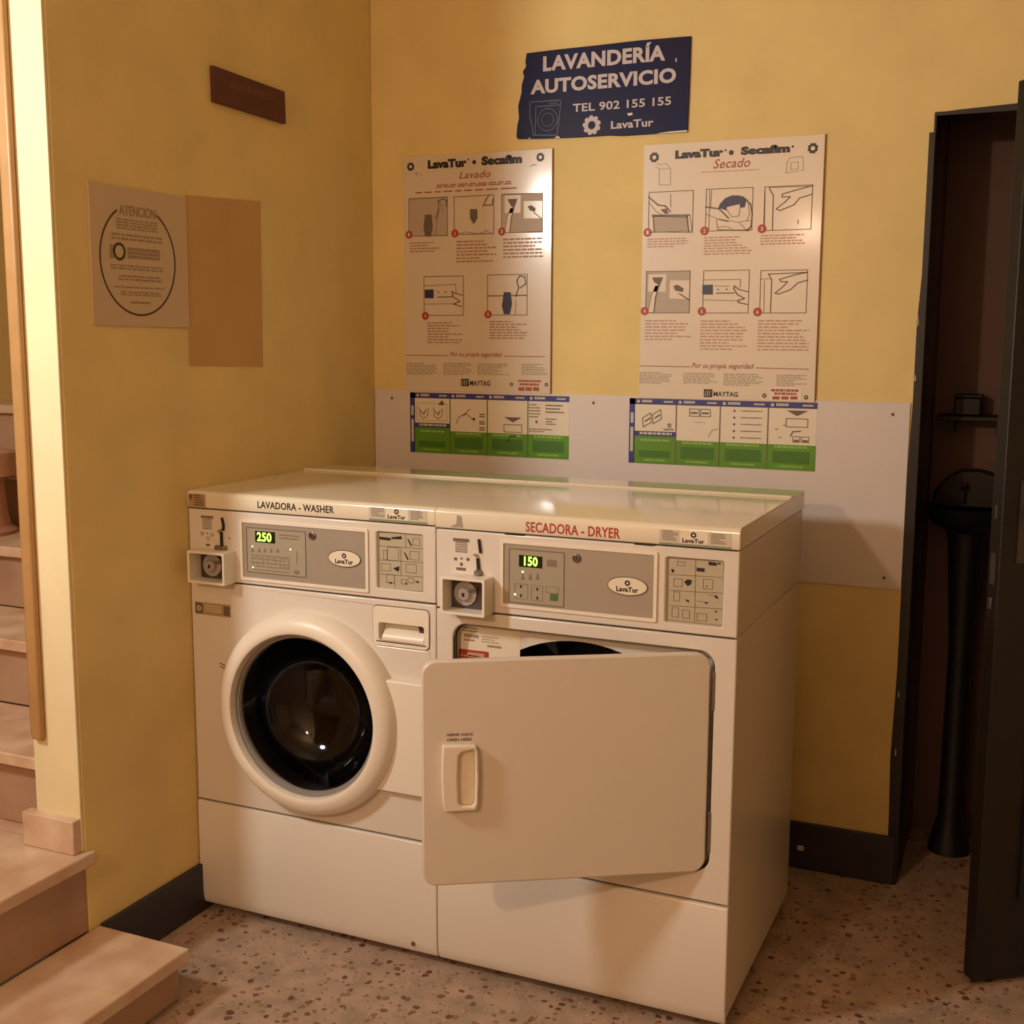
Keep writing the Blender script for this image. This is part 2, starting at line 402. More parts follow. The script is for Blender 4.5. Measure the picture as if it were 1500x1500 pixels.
ch.fbox(WALL, 1.345, 1.362, .055, .068, .012, .016)
struct(ch.build('trim_plaster_chips', PANELW), 'pale chips in the black paint')

# door leaf standing open into the room
leafA, leafB = Vector((1.832, -.472, 0)), Vector((2.455, -.012, 0))
dl = (leafB - leafA).normalized(); LF = Frame(leafA, dl, (dl.y, -dl.x, 0)); LL = (leafB - leafA).length
door = MB().fbox(LF, 0, LL, .012, 1.99, -.04, 0).build('door_1', BLACKP, bevel=.003); struct(door, 'black door standing open into the room')
pn = MB()
for z0, z1 in ((.2, .95), (1.08, 1.85)):
    pn.holed(LF, rrect(.1, z0, LL - .1, z1, .005), [rrect(.125, z0 + .025, LL - .125, z1 - .025, .005)], 0, .008)
pn.build('panel_moulding', BLACKP, door, bevel=.002)
lk = MB(); lk.add([], [])
EDGE = Frame(leafA, (dl.y, -dl.x, 0), (-dl.x, -dl.y, 0))   # narrow free edge of the leaf
lk.fbox(EDGE, -.03, -.012, .93, 1.0, 0, .0015)
lk.build('latch_plate', GUNM, door, label='worn metal latch plate')
MB().fbox(EDGE, -.028, -.016, .875, .9, 0, .004).build('latch_bolt', GUNM, door, bevel=.001)
kn = MB().tube([LF.pt(.06, 0, 1.08), LF.pt(.06, .05, 1.08), LF.pt(.075, .055, 1.08), LF.pt(.16, .055, 1.08)], .009); kn.fbox(LF, .04, .08, .98, 1.16, 0, .004)
kn.build('door_handle', GUND, door)
MB().fbox(EDGE, -.026, -.016, 1.075, 1.105, 0, .0015).build('latch_plate', GUNM, door)

# things in the dark doorway
t = thing('wall_shelf', (1.72, .36, 1.24), 'narrow black shelf fixed inside the unlit doorway', 'shelf')
MB().box((1.62, .30, 1.235), (1.81, .42, 1.25)).build('board', DARKOBJ, t, bevel=.003)
for x in (1.66, 1.78): MB().box((x - .006, .33, 1.20), (x + .006, .42, 1.235)).build('bracket', DARKOBJ, t)
t = thing('box', (1.70, .35, 1.25), 'small black box standing on the narrow shelf in the doorway', 'box')
MB().box((1.665, .315, 1.2505), (1.735, .385, 1.30)).build('body', DARKOBJ, t, bevel=.004)
MB().box((1.662, .312, 1.30), (1.738, .388, 1.308)).build('lid', DARKOBJ, t, bevel=.002)
t = thing('washbasin', (1.72, .3, 0), 'dark rounded basin on a slim column inside the unlit doorway', 'basin')
bb = MB()
bb.vlathe((0, 0), [(.0, .93), (.07, .932), (.12, .955), (.145, .99), (.15, 1.0), (.142, 1.003), (.12, .975), (.06, .955), (.0, .953)], 40)
bb.v = [Vector((1.72 + v.x * .8, .29 + v.y * .8, v.z)) for v in bb.v]
bb.build('bowl', DARKOBJ, t)
cl = MB().vlathe((1.72, .30), [(.0, .0), (.06, 0), (.055, .03), (.035, .1), (.032, .6), (.05, .9), (.06, .935), (0, .94)], 28); cl.build('column', DARKOBJ, t)
bk = MB(); bk.prism(WALL, [(1.62, .99), (1.82, .99), (1.82, 1.05), (1.79, 1.085), (1.74, 1.098), (1.69, 1.096), (1.65, 1.07), (1.62, 1.03)], -.40, -.34); bk.build('splashback', DARKOBJ, t, bevel=.006)
tp = MB().tube([(1.705, .345, 1.0), (1.705, .345, 1.05), (1.703, .32, 1.06), (1.702, .30, 1.05)], .008, 8); tp.build('tap', CHROME, t)

# ------------------------------------------------------------------ stairs
st = bpy.data.objects.new('staircase', None); st.location = (0, -1.3, 0); scene.collection.objects.link(st); struct(st, 'beige stone stairs turning up behind the side wall')
def step(name, a, b, m): MB().box(a, b).build(name, m, st, bevel=.004)
# bottom step
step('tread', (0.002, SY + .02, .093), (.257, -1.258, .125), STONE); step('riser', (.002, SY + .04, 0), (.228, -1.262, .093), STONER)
# second step: the landing
MB().box((-1.498, SY + .002, .285), (.022, LY + .012, .315)).build('tread', STONE, st, bevel=.004)
MB().box((-1.498, LY + .012, .285), (-XW - .002, -1.23, .315)).build('tread', STONE, st)
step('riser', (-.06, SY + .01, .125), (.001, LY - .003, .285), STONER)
zz, yy = .315, -1.235
for i in range(8):
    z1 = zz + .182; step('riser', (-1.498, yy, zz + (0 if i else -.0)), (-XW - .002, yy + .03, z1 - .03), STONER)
    step('tread', (-1.498, yy - .028, z1 - .03), (-XW - .002, yy + .262, z1), STONE)
    zz = z1; yy += .262

t = thing('wooden_post', (-.105, LY - .01, .56), 'slim vertical wood strip fixed to the cream wall end, above the stone block', 'wood trim')
MB().box((-.1215, LY - .024, .565), (-.089, LY - .0085, H - .01)).build('strip', WOODT, t, bevel=.006, seg=3)
MB().box((-.1295, LY - .016, .575), (-.1218, LY - .0085, H - .01)).build('strip_edge', WOODT, t, bevel=.003)
t = thing('flower_pot', (-1.05, -.60, .861), 'brown clay pot with a thick rim standing on the stair steps', 'pot')
MB().vlathe((-1.05, -.60), [(0, .862), (.115, .862), (.118, .872), (.1, .885), (.092, .93), (.088, 1.0), (.086, 1.04), (.0, 1.04)], 36).build('body', TERRA, t)
MB().vlathe((-1.05, -.60), [(.08, 1.04), (.128, 1.04), (.128, 1.108), (.108, 1.108), (.1, 1.05), (0, 1.05)], 36).build('rim', TERRA, t)

# ------------------------------------------------------------------ white wall panel
t = thing('wall_panel', (.8, 0, .81), 'long pale painted board screwed to the wall behind the machines', 'panel')
MB().fbox(WALL, .004, 1.583, .809, 1.2977, 0, .004).build('board', PANELW, t, bevel=.001)
for q in ((575, 583), (870, 590), (1308, 607), (1295, 846)):
    c = WALL.hit(*q); MB().lathe(WALL, c, [(0, .0062), (.003, .006), (.0045, .004)], 12).build('screw', INKM, t)
sm = MB(); a = WALL.hit(838, 640); b = WALL.hit(852, 641); sm.stroke(WALL, [a, b], .004, .0044); sm.build('paint_smear', STICKW, t)

# ------------------------------------------------------------------ sign
N = .0075
t = thing('shop_sign', (.745, 0, 2.0), 'tilted dark blue sign reading LAVANDERÍA AUTOSERVICIO with a phone number', 'sign')
S = Crop(WALL, 740, 40, 5.172)
edge = [(170, 200), (400, 172), (700, 140), (1000, 105), (1200, 88), (1412, 70), (1405, 300), (1395, 560), (1385, 770), (1385, 795), (1100, 812), (900, 825), (780, 822), (560, 836), (300, 846), (100, 848), (92, 830), (100, 740), (112, 690), (105, 600), (130, 500), (132, 440), (150, 380), (140, 340), (165, 300), (160, 260)]
MB().prism(WALL, S(*edge), 0, .007).build('board', SIGNB, t, bevel=.0008)
MB().text(WALL, 'LAVANDERÍA', *S.box(295, 106, 1222, 340), N + .0003, bold=.04).text(WALL, 'AUTOSERVICIO', *S.box(200, 308, 1303, 514), N + .0003, bold=.04).build('heading', SIGNW, t, smooth=False, fixn=False)
MB().text(WALL, 'TEL 902 155 155', *S.box(520, 526, 1264, 648), N + .0003, bold=.02).build('phone_number', SIGNW, t, smooth=False, fixn=False)
lg = MB(); lg.text(WALL, 'LavaTur', *S.box(808, 692, 1130, 775), N + .0003, bold=.03); lg.gear(WALL, S(663, 745), .0265, N + .0003, 9); lg.build('logo', SIGNW, t, smooth=False, fixn=False)
wm = MB()
wm.stroke(WALL, S((195, 570), (430, 555), (425, 620), (400, 820), (220, 820), (215, 760), (195, 680)), .0022, N, True)
wm.stroke(WALL, S((240, 605), (425, 592)), .002, N); wm.stroke(WALL, S((240, 605), (235, 815)), .002, N)
c = S(328, 703); wm.stroke(WALL, circ(c, .030, 28), .0022, N, True); wm.stroke(WALL, circ(c, .018, 24), .0018, N, True)
wm.text(WALL, 'xxx', *S.box(340, 570, 405, 588), N)
wm.build('washer_drawing', SIGNLINE, t, smooth=False)
cp = MB()
for q in ([(380, 842), (400, 828), (418, 832), (424, 842)], [(1150, 808), (1260, 792), (1385, 782), (1384, 795), (1200, 808)], [(930, 655), (970, 650), (972, 668), (940, 674)], [(180, 846), (192, 838), (204, 845)], [(1296, 240), (1304, 236), (1306, 262), (1298, 268)]):
    cp.flat(WALL, S(*q), N + .0003)
cp.build('paint_chip', PANELW, t, smooth=False)

# ------------------------------------------------------------------ posters
PW = .0012
def tri(m, C, pts, n): m.flat(C.F, C(*pts), n)
def poster(u0, z0, u1, z1, label, board=None):
    t = thing('instruction_poster', ((u0 + u1) / 2, 0, z0), label, 'poster', group=None)
    MB().prism(WALL, [(u0, z0), (u1, z0), (u1, z1), (u0, z1)], .0, .006).build('board', board or POSTER, t, bevel=.0006)
    MB().fbox(WALL, u1 - .0008, u1 + .0022, z0, z1, .0, .0055).build('edge_strip', POSTERE, t)
    return t
NP = .0066
def badge(t, C, x, y, d, r=.0115):
    MB().disc(WALL, C(x, y), r, NP + .0006).build('number_badge', INKRED, t, smooth=False)
    c = C(x, y); MB().text(WALL, d, c[0] - .0032, c[1] - .0052, c[0] + .0032, c[1] + .0052, NP + .001, bold=.02).build('badge_digit', POSTER, t, smooth=False, fixn=False)
def frame_rect(C, x0, y0, x1, y1): a = C.box(x0, y0, x1, y1); return [(a[0], a[1]), (a[2], a[1]), (a[2], a[3]), (a[0], a[3])]

# drying poster (the one beside the doorway)
t = poster(.857, 1.2925, 1.3405, 1.9765, 'tall pale drying instruction poster headed Secado, with six numbered drawings')
A = Crop(WALL, 930, 190, 5.172); B = Crop(WALL, 930, 390, 5.172)
for q in ((152, 212), (1352, 143)): MB().gear(WALL, A(*q), .0137, NP).build('gear_logo', INK, t, smooth=False)
m = MB()
m.text(WALL, 'LavaTur', *A.box(310, 139, 676, 226), NP, bold=.07); m.text(WALL, 'Secafim', *A.box(806, 109, 1182, 196), NP, bold=.07)
m.disc(WALL, A(735, 176), .0065, NP); m.disc(WALL, A(692, 158), .0028, NP); m.disc(WALL, A(1200, 130), .003, NP)
m.build('heading', INK, t, smooth=False, fixn=False)
MB().text(WALL, 'Secado', *A.box(598, 211, 880, 298), NP, bold=.006, shear=.3).words(WALL, *A.box(510, 300, 950, 330), 2, NP, ragged=False).build('title', INKBR, t, smooth=False, fixn=False)
m = MB()
for q in ([(165, 265), (250, 262), (275, 300), (275, 420), (190, 420), (190, 300), (165, 285)], [(195, 300), (272, 298)], [(1155, 250), (1180, 215), (1275, 205), (1280, 310), (1150, 330), (1155, 250)], [(1185, 250), (1240, 245), (1240, 300), (1185, 305), (1185, 250)]):
    m.stroke(WALL, A(*q), .0012, NP)
m.build('wash_bag_drawing', INKL, t, smooth=False)
# picture backgrounds
def pic(t, lines=(), thick=(), dark=(), grey=(), white=(), navy=(), frame=None, C=None, wl=.0013, wt=.0034):
    if grey:
        m = MB(); [tri(m, C, q, NP) for q in grey]; m.build('picture_shading', INKGREY, t, smooth=False)
    if white:
        m = MB(); [tri(m, C, q, NP + .0003) for q in white]; m.build('picture_paper', POSTER, t, smooth=False)
    m = MB()
    if frame: m.stroke(WALL, frame_rect(C, *frame), .0017, NP + .0005, True)
    for q in lines: m.stroke(WALL, C(*q), wl, NP + .0005)
    for q in thick: m.stroke(WALL, C(*q), wt, NP + .0006)
    for q in dark: tri(m, C, q, NP + .0007)
    m.build('picture', INKM, t, smooth=False)
    if navy:
        m = MB(); [tri(m, C, q, NP + .0008) for q in navy]; m.build('picture_fill', INKNAVY, t, smooth=False)
INKGREY = mat('picture_grey', (188, 172, 154), .5)
pic(t, C=A, frame=(108, 462, 448, 780), grey=[[(150, 670), (400, 668), (408, 770), (155, 770)]],
    lines=[[(110, 548), (165, 620), (215, 650)], [(275, 490), (278, 590)], [(200, 610), (245, 600), (255, 640)], [(130, 775), (438, 782)], [(420, 645), (440, 780)]],
    thick=[[(108, 510), (180, 572), (235, 580), (275, 622)], [(135, 650), (215, 650), (420, 648)], [(145, 665), (152, 770)], [(400, 655), (412, 775)], [(140, 660), (400, 662)]], dark=[[(205, 612), (240, 605), (262, 632), (235, 640)]])
pic(t, C=A, frame=(538, 438, 900, 770),
    lines=[[(572, 460), (565, 760)], [(586, 460), (578, 600)], [(540, 640), (640, 680), (700, 695)], [(700, 610), (740, 662), (792, 655), (800, 600), (836, 535)], [(860, 530), (872, 650), (850, 690)], [(800, 700), (880, 688)], [(620, 680), (632, 760)], [(632, 740), (700, 735), (740, 750)], [(720, 690), (790, 702), (850, 760)]],
    thick=[[(540, 588), (640, 600), (715, 672)], [(830, 520), (880, 565), (893, 640), (885, 735), (852, 765)], [(640, 680), (712, 695)], [(632, 762), (870, 764)]],
    navy=[[(635, 606), (648, 565), (690, 520), (700, 615), (660, 600)], [(690, 520), (740, 500), (790, 500), (800, 565), (720, 582), (700, 590)], [(790, 500), (830, 510), (850, 530), (835, 590), (800, 592), (800, 565)]])
hand = [(1355, 425), (1240, 455), (1120, 490), (1120, 512), (1180, 510), (1140, 550), (1075, 602), (1100, 615), (1210, 570), (1250, 520), (1350, 490)]
pic(t, C=A, frame=(978, 420, 1350, 766), lines=[[(1020, 440), (1350, 430)], [(990, 470), (985, 760)]], thick=[[(1022, 446), (1052, 500), (1045, 765)]] + [hand], wt=.0024)
MB().stroke(WALL, A((1238, 685), (1240, 715)), .003, NP + .0005).build('picture_mark', INKPINK, t, smooth=False)
pic(t, C=B, frame=(88, 36, 424, 354), grey=[[(90, 38), (428, 36), (416, 352), (82, 350)]], white=[[(110, 64), (244, 60), (238, 195), (106, 192)], [(272, 108), (420, 108), (414, 250), (266, 245)], [(105, 348), (130, 230), (160, 150), (195, 145), (165, 240), (150, 348)]],
    lines=[[(105, 350), (130, 230), (160, 150)], [(330, 205), (360, 215)]], thick=[[(150, 350), (162, 240), (190, 140)], [(345, 210), (420, 258)]], dark=[[(138, 85), (220, 85), (195, 148), (150, 120)], [(298, 150), (330, 140), (375, 170), (370, 195), (330, 190), (310, 185)]])
pic(t, C=B, frame=(518, 30, 872, 355), lines=[[(520, 105), (805, 100), (800, 160)], [(520, 255), (770, 262)], [(610, 150), (720, 152)]], thick=[[(620, 205), (760, 203)], [(865, 195), (790, 176), (758, 150), (752, 168), (780, 215), (835, 245), (780, 262), (792, 276), (862, 290)], [(630, 175), (640, 180)], [(695, 173), (706, 178)]], wt=.0028, navy=[[(517, 143), (595, 140), (594, 215), (516, 215)]])
pic(t, C=B, frame=(948, 28, 1312, 355), lines=[[(985, 110), (980, 350)], [(955, 100), (1030, 95)]], thick=[[(1310, 48), (1015, 60), (1040, 100), (1030, 352)], [(1315, 45), (1200, 70), (1100, 100), (1110, 118), (1160, 118), (1120, 160), (1065, 205), (1090, 212), (1180, 180), (1240, 125), (1315, 105)]], wt=.0024)
for C_, x, y, d in ((A, 102, 780, '1'), (A, 532, 768, '2'), (A, 967, 752, '3'), (B, 80, 340, '4'), (B, 512, 342, '5'), (B, 933, 347, '6')): badge(t, C_, x, y, d)
for C_, a, n_ in ((A, (98, 818, 415, 905), 4), (A, (525, 805, 900, 960), 7), (A, (955, 790, 1295, 885), 4), (B, (80, 408, 432, 572), 7), (B, (496, 410, 856, 645), 10), (B, (930, 408, 1330, 650), 10)):
    MB().words(WALL, *C_.box(*a), n_, NP, fill=.45).build('caption', INKPINK, t, smooth=False)
for a in ((40, 805, 292, 892), (372, 812, 628, 892), (676, 818, 978, 908), (1075, 826, 1312, 912)): MB().words(WALL, *B.box(*a), 7, NP, fill=.4).build('safety_text', INKL, t, smooth=False)
m = MB(); m.stroke(WALL, B((45, 754), (425, 762)), .002, NP); m.stroke(WALL, B((920, 770), (1320, 780)), .002, NP)
m.text(WALL, 'Por su propia seguridad', *B.box(436, 738, 905, 782), NP, bold=.012, shear=.25); m.build('safety_heading', INKBR, t, smooth=False, fixn=False)
def maker(C, box1, box2, word):
    m = MB(); a = C.box(*box1); m.holed(WALL, rrect(*a, .002), [rrect(a[0] + .003, a[1] + .003, a[2] - .003, a[3] - .003, .001)], NP - .0004, NP + .0002)
    w_, h_ = a[2] - a[0], a[3] - a[1]
    for k in range(3): m.flat(WALL, [(a[0] + w_ * (.15 + .25 * k), a[3] - .003), (a[0] + w_ * (.3 + .25 * k), a[3] - .003), (a[0] + w_ * (.4 + .25 * k), a[1] + .003), (a[0] + w_ * (.25 + .25 * k), a[1] + .003)], NP + .0003)
    m.text(WALL, word, *C.box(*box2), NP + .0002, bold=.02); m.build('maker_logo', INK, t, smooth=False, fixn=False)
maker(B, (526, 932, 592, 990), (600, 952, 785, 984), 'MAYTAG')
MB().rect(WALL, *B.box(1022, 922, 1268, 1012), NP).build('service_sticker', STICKW, t, smooth=False)
m = MB(); m.words(WALL, *B.box(1035, 933, 1250, 955), 1, NP + .0005, ragged=False, fill=.7); m.words(WALL, *B.box(1060, 958, 1230, 980), 1, NP + .0005, ragged=False, fill=.7)
for k in range(3): m.rect(WALL, *B.box(1045 + 68 * k, 986, 1100 + 68 * k, 1008), NP + .0005)
m.build('service_text', INKBR, t, smooth=False)
for q in ((985, 980), (1300, 993)): MB().gear(WALL, B(*q), .006, NP).build('small_logo', INK, t, smooth=False)

# washing poster (beside the corner)
t = poster(.112, 1.2965, .5875, 1.984, 'tall pale washing instruction poster headed Lavado, with five numbered drawings', POSTERL)
A = Crop(WALL, 570, 200, 3.748)
for q in ((124, 167), (835, 115)): MB().gear(WALL, A(*q), .0125, NP).build('gear_logo', INK, t, smooth=False)
m = MB()
m.text(WALL, 'LavaTur', *A.box(218, 119, 432, 181), NP, bold=.07); m.text(WALL, 'Secafim', *A.box(512, 97, 735, 161), NP, bold=.07)
m.disc(WALL, A(472, 142), .006, NP); m.disc(WALL, A(440, 128), .0026, NP)
m.build('heading', INK, t, smooth=False, fixn=False)
MB().text(WALL, 'Lavado', *A.box(390, 184, 562, 234), NP, bold=.006, shear=.3).words(WALL, *A.box(265, 245, 690, 288), 2, NP, ragged=False).words(WALL, *A.box(150, 286, 725, 302), 1, NP, ragged=False).build('title', INKBR, t, smooth=False, fixn=False)
MB().stroke(WALL, A((145, 205), (160, 200), (155, 220)), .002, NP).stroke(WALL, A((172, 205), (185, 215)), .002, NP).stroke(WALL, A((780, 165), (800, 155), (815, 160)), .002, NP).build('wash_bag_drawing', INKL, t, smooth=False)
pic(t, C=A, frame=(115, 335, 326, 550), grey=[[(115, 338), (325, 330), (326, 548), (116, 550)]], lines=[[(262, 548), (266, 470), (282, 405)], [(282, 350), (305, 420)]], thick=[[(262, 450), (278, 400), (275, 355), (300, 345), (322, 352), (318, 385)]], wt=.003, dark=[[(203, 430), (240, 430), (246, 500), (236, 550), (204, 550), (195, 500)]])
pic(t, C=A, frame=(363, 322, 580, 540), lines=[[(370, 538), (430, 524), (500, 538), (540, 518), (580, 538)]], thick=[[(520, 385), (538, 345), (555, 322)], [(530, 378), (572, 378), (575, 345)]], wt=.0028, dark=[[(450, 400), (490, 400), (490, 450), (470, 484), (450, 450)]])
pic(t, C=A, frame=(622, 311, 848, 530), grey=[[(623, 313), (847, 311), (849, 529), (623, 530)]], white=[[(640, 325), (728, 322), (726, 420), (640, 422)], [(745, 356), (846, 354), (848, 450), (744, 450)], [(640, 528), (655, 440), (672, 395), (690, 395), (675, 450), (668, 528)]], lines=[[(640, 528), (655, 440), (672, 395)]], thick=[[(668, 528), (676, 450), (690, 395)], [(800, 418), (846, 456)]], wt=.0028, dark=[[(655, 345), (710, 343), (690, 400), (674, 380)], [(765, 385), (785, 378), (810, 395), (806, 414), (780, 408)]])
pic(t, C=A, frame=(198, 766, 413, 982), lines=[[(200, 820), (370, 812), (374, 860)], [(200, 920), (360, 918)]], thick=[[(272, 882), (350, 880)], [(408, 872), (370, 862), (350, 850), (356, 880), (395, 905), (360, 920), (405, 935)], [(272, 852), (280, 858)], [(312, 852), (320, 858)]], wt=.0028, navy=[[(202, 842), (250, 840), (250, 888), (202, 888)]])
pic(t, C=A, frame=(545, 757, 763, 980), lines=[[(697, 975), (702, 900)]], thick=[[(545, 876), (760, 872)], [(700, 880), (716, 830), (706, 792), (722, 765), (750, 772), (755, 810), (722, 832)]], wt=.003, navy=[[(635, 855), (672, 855), (680, 920), (668, 975), (635, 975), (625, 930)]])
for x, y, d in ((115, 540, '1'), (367, 533, '2'), (624, 522, '3'), (205, 985, '4'), (549, 977, '5')): badge(t, A, x, y, d)
for a, n_ in (((120, 578, 292, 645), 4), ((375, 568, 592, 702), 7), ((630, 555, 850, 678), 6), ((216, 1020, 408, 1142), 8), ((556, 1013, 785, 1118), 7)): MB().words(WALL, *A.box(*a), n_, NP, fill=.45).build('caption', INKCAP, t, smooth=False)
for a in ((102, 1245, 268, 1310), (304, 1245, 458, 1312), (490, 1248, 672, 1312), (732, 1250, 876, 1312)): MB().words(WALL, *A.box(*a), 7, NP, fill=.4).build('safety_text', INKL, t, smooth=False)
m = MB(); m.stroke(WALL, A((100, 1200), (325, 1203)), .002, NP); m.stroke(WALL, A((636, 1206), (860, 1208)), .002, NP)
m.text(WALL, 'Por su propia seguridad', *A.box(340, 1184, 625, 1214), NP, bold=.012, shear=.25); m.build('safety_heading', INKBR, t, smooth=False, fixn=False)
maker(A, (401, 1330, 443, 1370), (449, 1341, 560, 1367), 'MAYTAG')
m = MB(); m.words(WALL, *A.box(712, 1338, 838, 1350), 1, NP + .0005, ragged=False, fill=.7); m.words(WALL, *A.box(722, 1356, 828, 1370), 1, NP + .0005, ragged=False, fill=.7)
for k in range(3): m.rect(WALL, *A.box(715 + 40 * k, 1376, 748 + 40 * k, 1395), NP + .0005)
m.build('service_text', INKBR, t, smooth=False)
for q in ((677, 1360), (868, 1362)): MB().gear(WALL, A(*q), .0055, NP).build('small_logo', INK, t, smooth=False)

# ------------------------------------------------------------------ green and blue stickers on the white panel
def strip(u0, label, kind):
    W_, Z1, Hh = .520, 1.2915, .182
    n0 = .0042; t = thing('instruction_sticker', (u0 + W_ / 2, 0, Z1 - Hh), label, 'sticker')
    P = lambda a, b: (u0 + a * W_, Z1 - b * Hh)
    def R(m, a0, b0, a1, b1, n): p, q = P(a0, b1), P(a1, b0); m.rect(WALL, p[0], p[1], q[0], q[1], n)
    def T(m, s_, a0, b0, a1, b1, n, **k): p, q = P(a0, b1), P(a1, b0); m.text(WALL, s_, p[0], p[1], q[0], q[1], n, **k)
    def Wd(m, a0, b0, a1, b1, rows, n, **k): p, q = P(a0, b1), P(a1, b0); m.words(WALL, p[0], p[1], q[0], q[1], rows, n, **k)
    m = MB(); p, q = P(0, 1), P(1, 0); m.fbox(WALL, p[0], q[0], p[1], q[1], .004, .0046); m.build('sheet', STICKW, t)
    n1, n2, n3 = .0050, .0054, .0058
    m = MB(); R(m, 0, 0, 1, .09, n1); R(m, 0, 0, .032, 1, n1); R(m, .03, .5, .262, .575, n1); m.build('blue_border', BLUEBAR, t, smooth=False)
    m = MB(); R(m, .03, .575, .262, 1, n1); R(m, .262, .625, 1, 1, n1); m.build('green_field', GREEN, t, smooth=False)
    cols = (.03, .262, .5, .752, 1)
    m = MB()
    for c_ in cols[1:-1]:
        m = MB(); R(m, c_ - .003, .09, c_ + .003, 1, n2); m.build('divider', INKM if kind else GREEND, t, smooth=False)
    m = MB(); g = MB()
    for k in range(4):
        a, b = cols[k], cols[k + 1]; w_ = b - a
        R(g, a + w_ * .12, .72 if k else .8, b - w_ * .12, .9, n2)
        Wd(m, a + w_ * .15, .64 if k else .62, b - w_ * .15, .7 if k else .68, 1, n2, ragged=False)
        Wd(m, a + w_ * .25, .93, b - w_ * .25, .98, 1, n2, ragged=False)
    m.build('green_caption', GREENL, t, smooth=False); g.build('green_band', GREEND, t, smooth=False)
    m = MB()
    for k in range(4):
        a, b = cols[k], cols[k + 1]; w_ = b - a
        m.disc(WALL, P(a + .02, .045), .0045, n2)
        Wd(m, a + .04, .02, a + w_ * .42, .07, 1, n2, ragged=False, fill=.8); Wd(m, b - w_ * .3, .03, b - .02, .07, 1, n2, ragged=False, fill=.7)
    Wd(m, .06, .515, .24, .56, 1, n2, ragged=False, fill=.8)
    R(m, .008, .22, .024, .38, n2); R(m, .008, .44, .024, .82, n2)
    m.build('white_caption', LABELG, t, smooth=False)
    m = MB()     # drawings
    def L(pts, wd=.0012): m.stroke(WALL, [P(*p) for p in pts], wd, n2)
    def tri_icon(a, b):
        m.flat(WALL, [P(a - .055, b), P(a + .055, b), P(a, b + .08)], n2)
        L([(a - .055, b + .12), (a + .055, b + .12), (a + .055, b + .24), (a - .055, b + .24), (a - .055, b + .12)], .002)
        L([(a - .03, b + .38), (a - .02, b + .31), (a + .02, b + .3)], .003)
    if kind == 0:
        L([(.045, .17), (.24, .17), (.24, .46), (.045, .46), (.045, .17)], .0008)
        for cx in (.09, .185):
            L([(cx - .03, .25), (cx - .025, .38), (cx, .43), (cx + .025, .38), (cx + .03, .25)], .002); L([(cx - .02, .3), (cx, .36), (cx + .015, .28)], .003)
        m.flat(WALL, [P(.185, .2), P(.225, .2), P(.215, .12), P(.2, .14)], n2)
        L([(.30, .5), (.32, .38), (.37, .33), (.40, .4), (.42, .42)], .002); L([(.34, .36), (.37, .3), (.39, .25)], .002); m.disc(WALL, P(.415, .41), .0045, n2)
        for b_ in (.32, .44, .54): Wd(m, .45, b_, .485, b_ + .07, 2, n2, ragged=False)
        tri_icon(.66, .36)
        Wd(m, .76, .14, .83, .38, 5, n2, fill=.3); Wd(m, .86, .14, .97, .3, 3, n2, fill=.4); m.disc(WALL, P(.805, .42), .004, n2)
        Wd(m, .86, .36, .93, .48, 3, n2, fill=.4); Wd(m, .76, .53, .92, .6, 2, n2, fill=.4)
    else:
        for dx_ in (0, .055):
            L([(.075 + dx_, .3 - dx_), (.12 + dx_, .22 - dx_), (.125 + dx_, .36 - dx_), (.08 + dx_, .44 - dx_), (.075 + dx_, .3 - dx_)], .0022); L([(.09 + dx_, .35 - dx_), (.115 + dx_, .3 - dx_)], .004)
        m.gear(WALL, P(.225, .40), .006, n2); m.text(WALL, 'LavaTur', P(.195, .48)[0], P(.195, .48)[1], P(.25, .44)[0], P(.25, .44)[1], n2, bold=.03)
        for cx in (.36, .42): L([(cx - .025, .14), (cx + .025, .14), (cx + .028, .25), (cx - .025, .25), (cx - .025, .14)], .002); L([(cx - .015, .2), (cx + .015, .2)], .005)
        L([(.44, .55), (.46, .45), (.49, .43)], .0012); L([(.36, .34), (.42, .34)], .001)
        for i in range(5):
            m.disc(WALL, P(.575, .15 + .1 * i), .0032, n2); Wd(m, .61, .14 + .1 * i, .72, .165 + .1 * i, 1, n2, ragged=False)
        tri_icon(.90, .12)
        for cx in (.90, .945): L([(cx - .018, .5), (cx + .018, .5), (cx + .018, .58), (cx - .018, .58), (cx - .018, .5)], .0016); L([(cx - .01, .56), (cx + .01, .56)], .005)
        for q in ((.79, .4), (.83, .34), (.81, .52)): L([q, (q[0] + .015, q[1])], .002)
    m.build('diagram', INKM, t, smooth=False, fixn=False)
strip(.127, 'wide washing instruction sticker with a green band, below the Lavado poster', 0)
strip(.829, 'wide drying instruction sticker with a green band, below the Secado poster', 1)

# ------------------------------------------------------------------ notice and plaque on the side wall
t = thing('round_notice', (0, -1.035, 1.48), 'faded square notice headed ATENCION with a thin black ring around its text', 'notice', math.pi / 2)
MB().prism(LEFT, [(-1.195, 1.481), (-.875, 1.478), (-.873, 1.784), (-1.193, 1.787)], 0, .004).build('sheet', NOTICE, t, bevel=.0006)
C = Crop(LEFT, 100, 60, 3.0)
cl_, cr_ = C(132, 930), C(463, 1000); cb_ = C(315, 1205)
R_ = (cr_[0] - cl_[0]) / 2; cc = ((cr_[0] + cl_[0]) / 2, cb_[1] + R_)
pts = [(cc[0] + R_ * math.cos(a), cc[1] + R_ * math.sin(a)) for a in [math.radians(58 - i * (296 / 60)) for i in range(61)]]
MB().stroke(LEFT, pts, .0042, .0046).build('ring', NOTRING, t, smooth=False)
m = MB(); m.text(LEFT, 'ATENCION', *C.box(218, 725, 376, 770), .0046, bold=.02); m.build('heading', NOTINK, t, smooth=False, fixn=False)
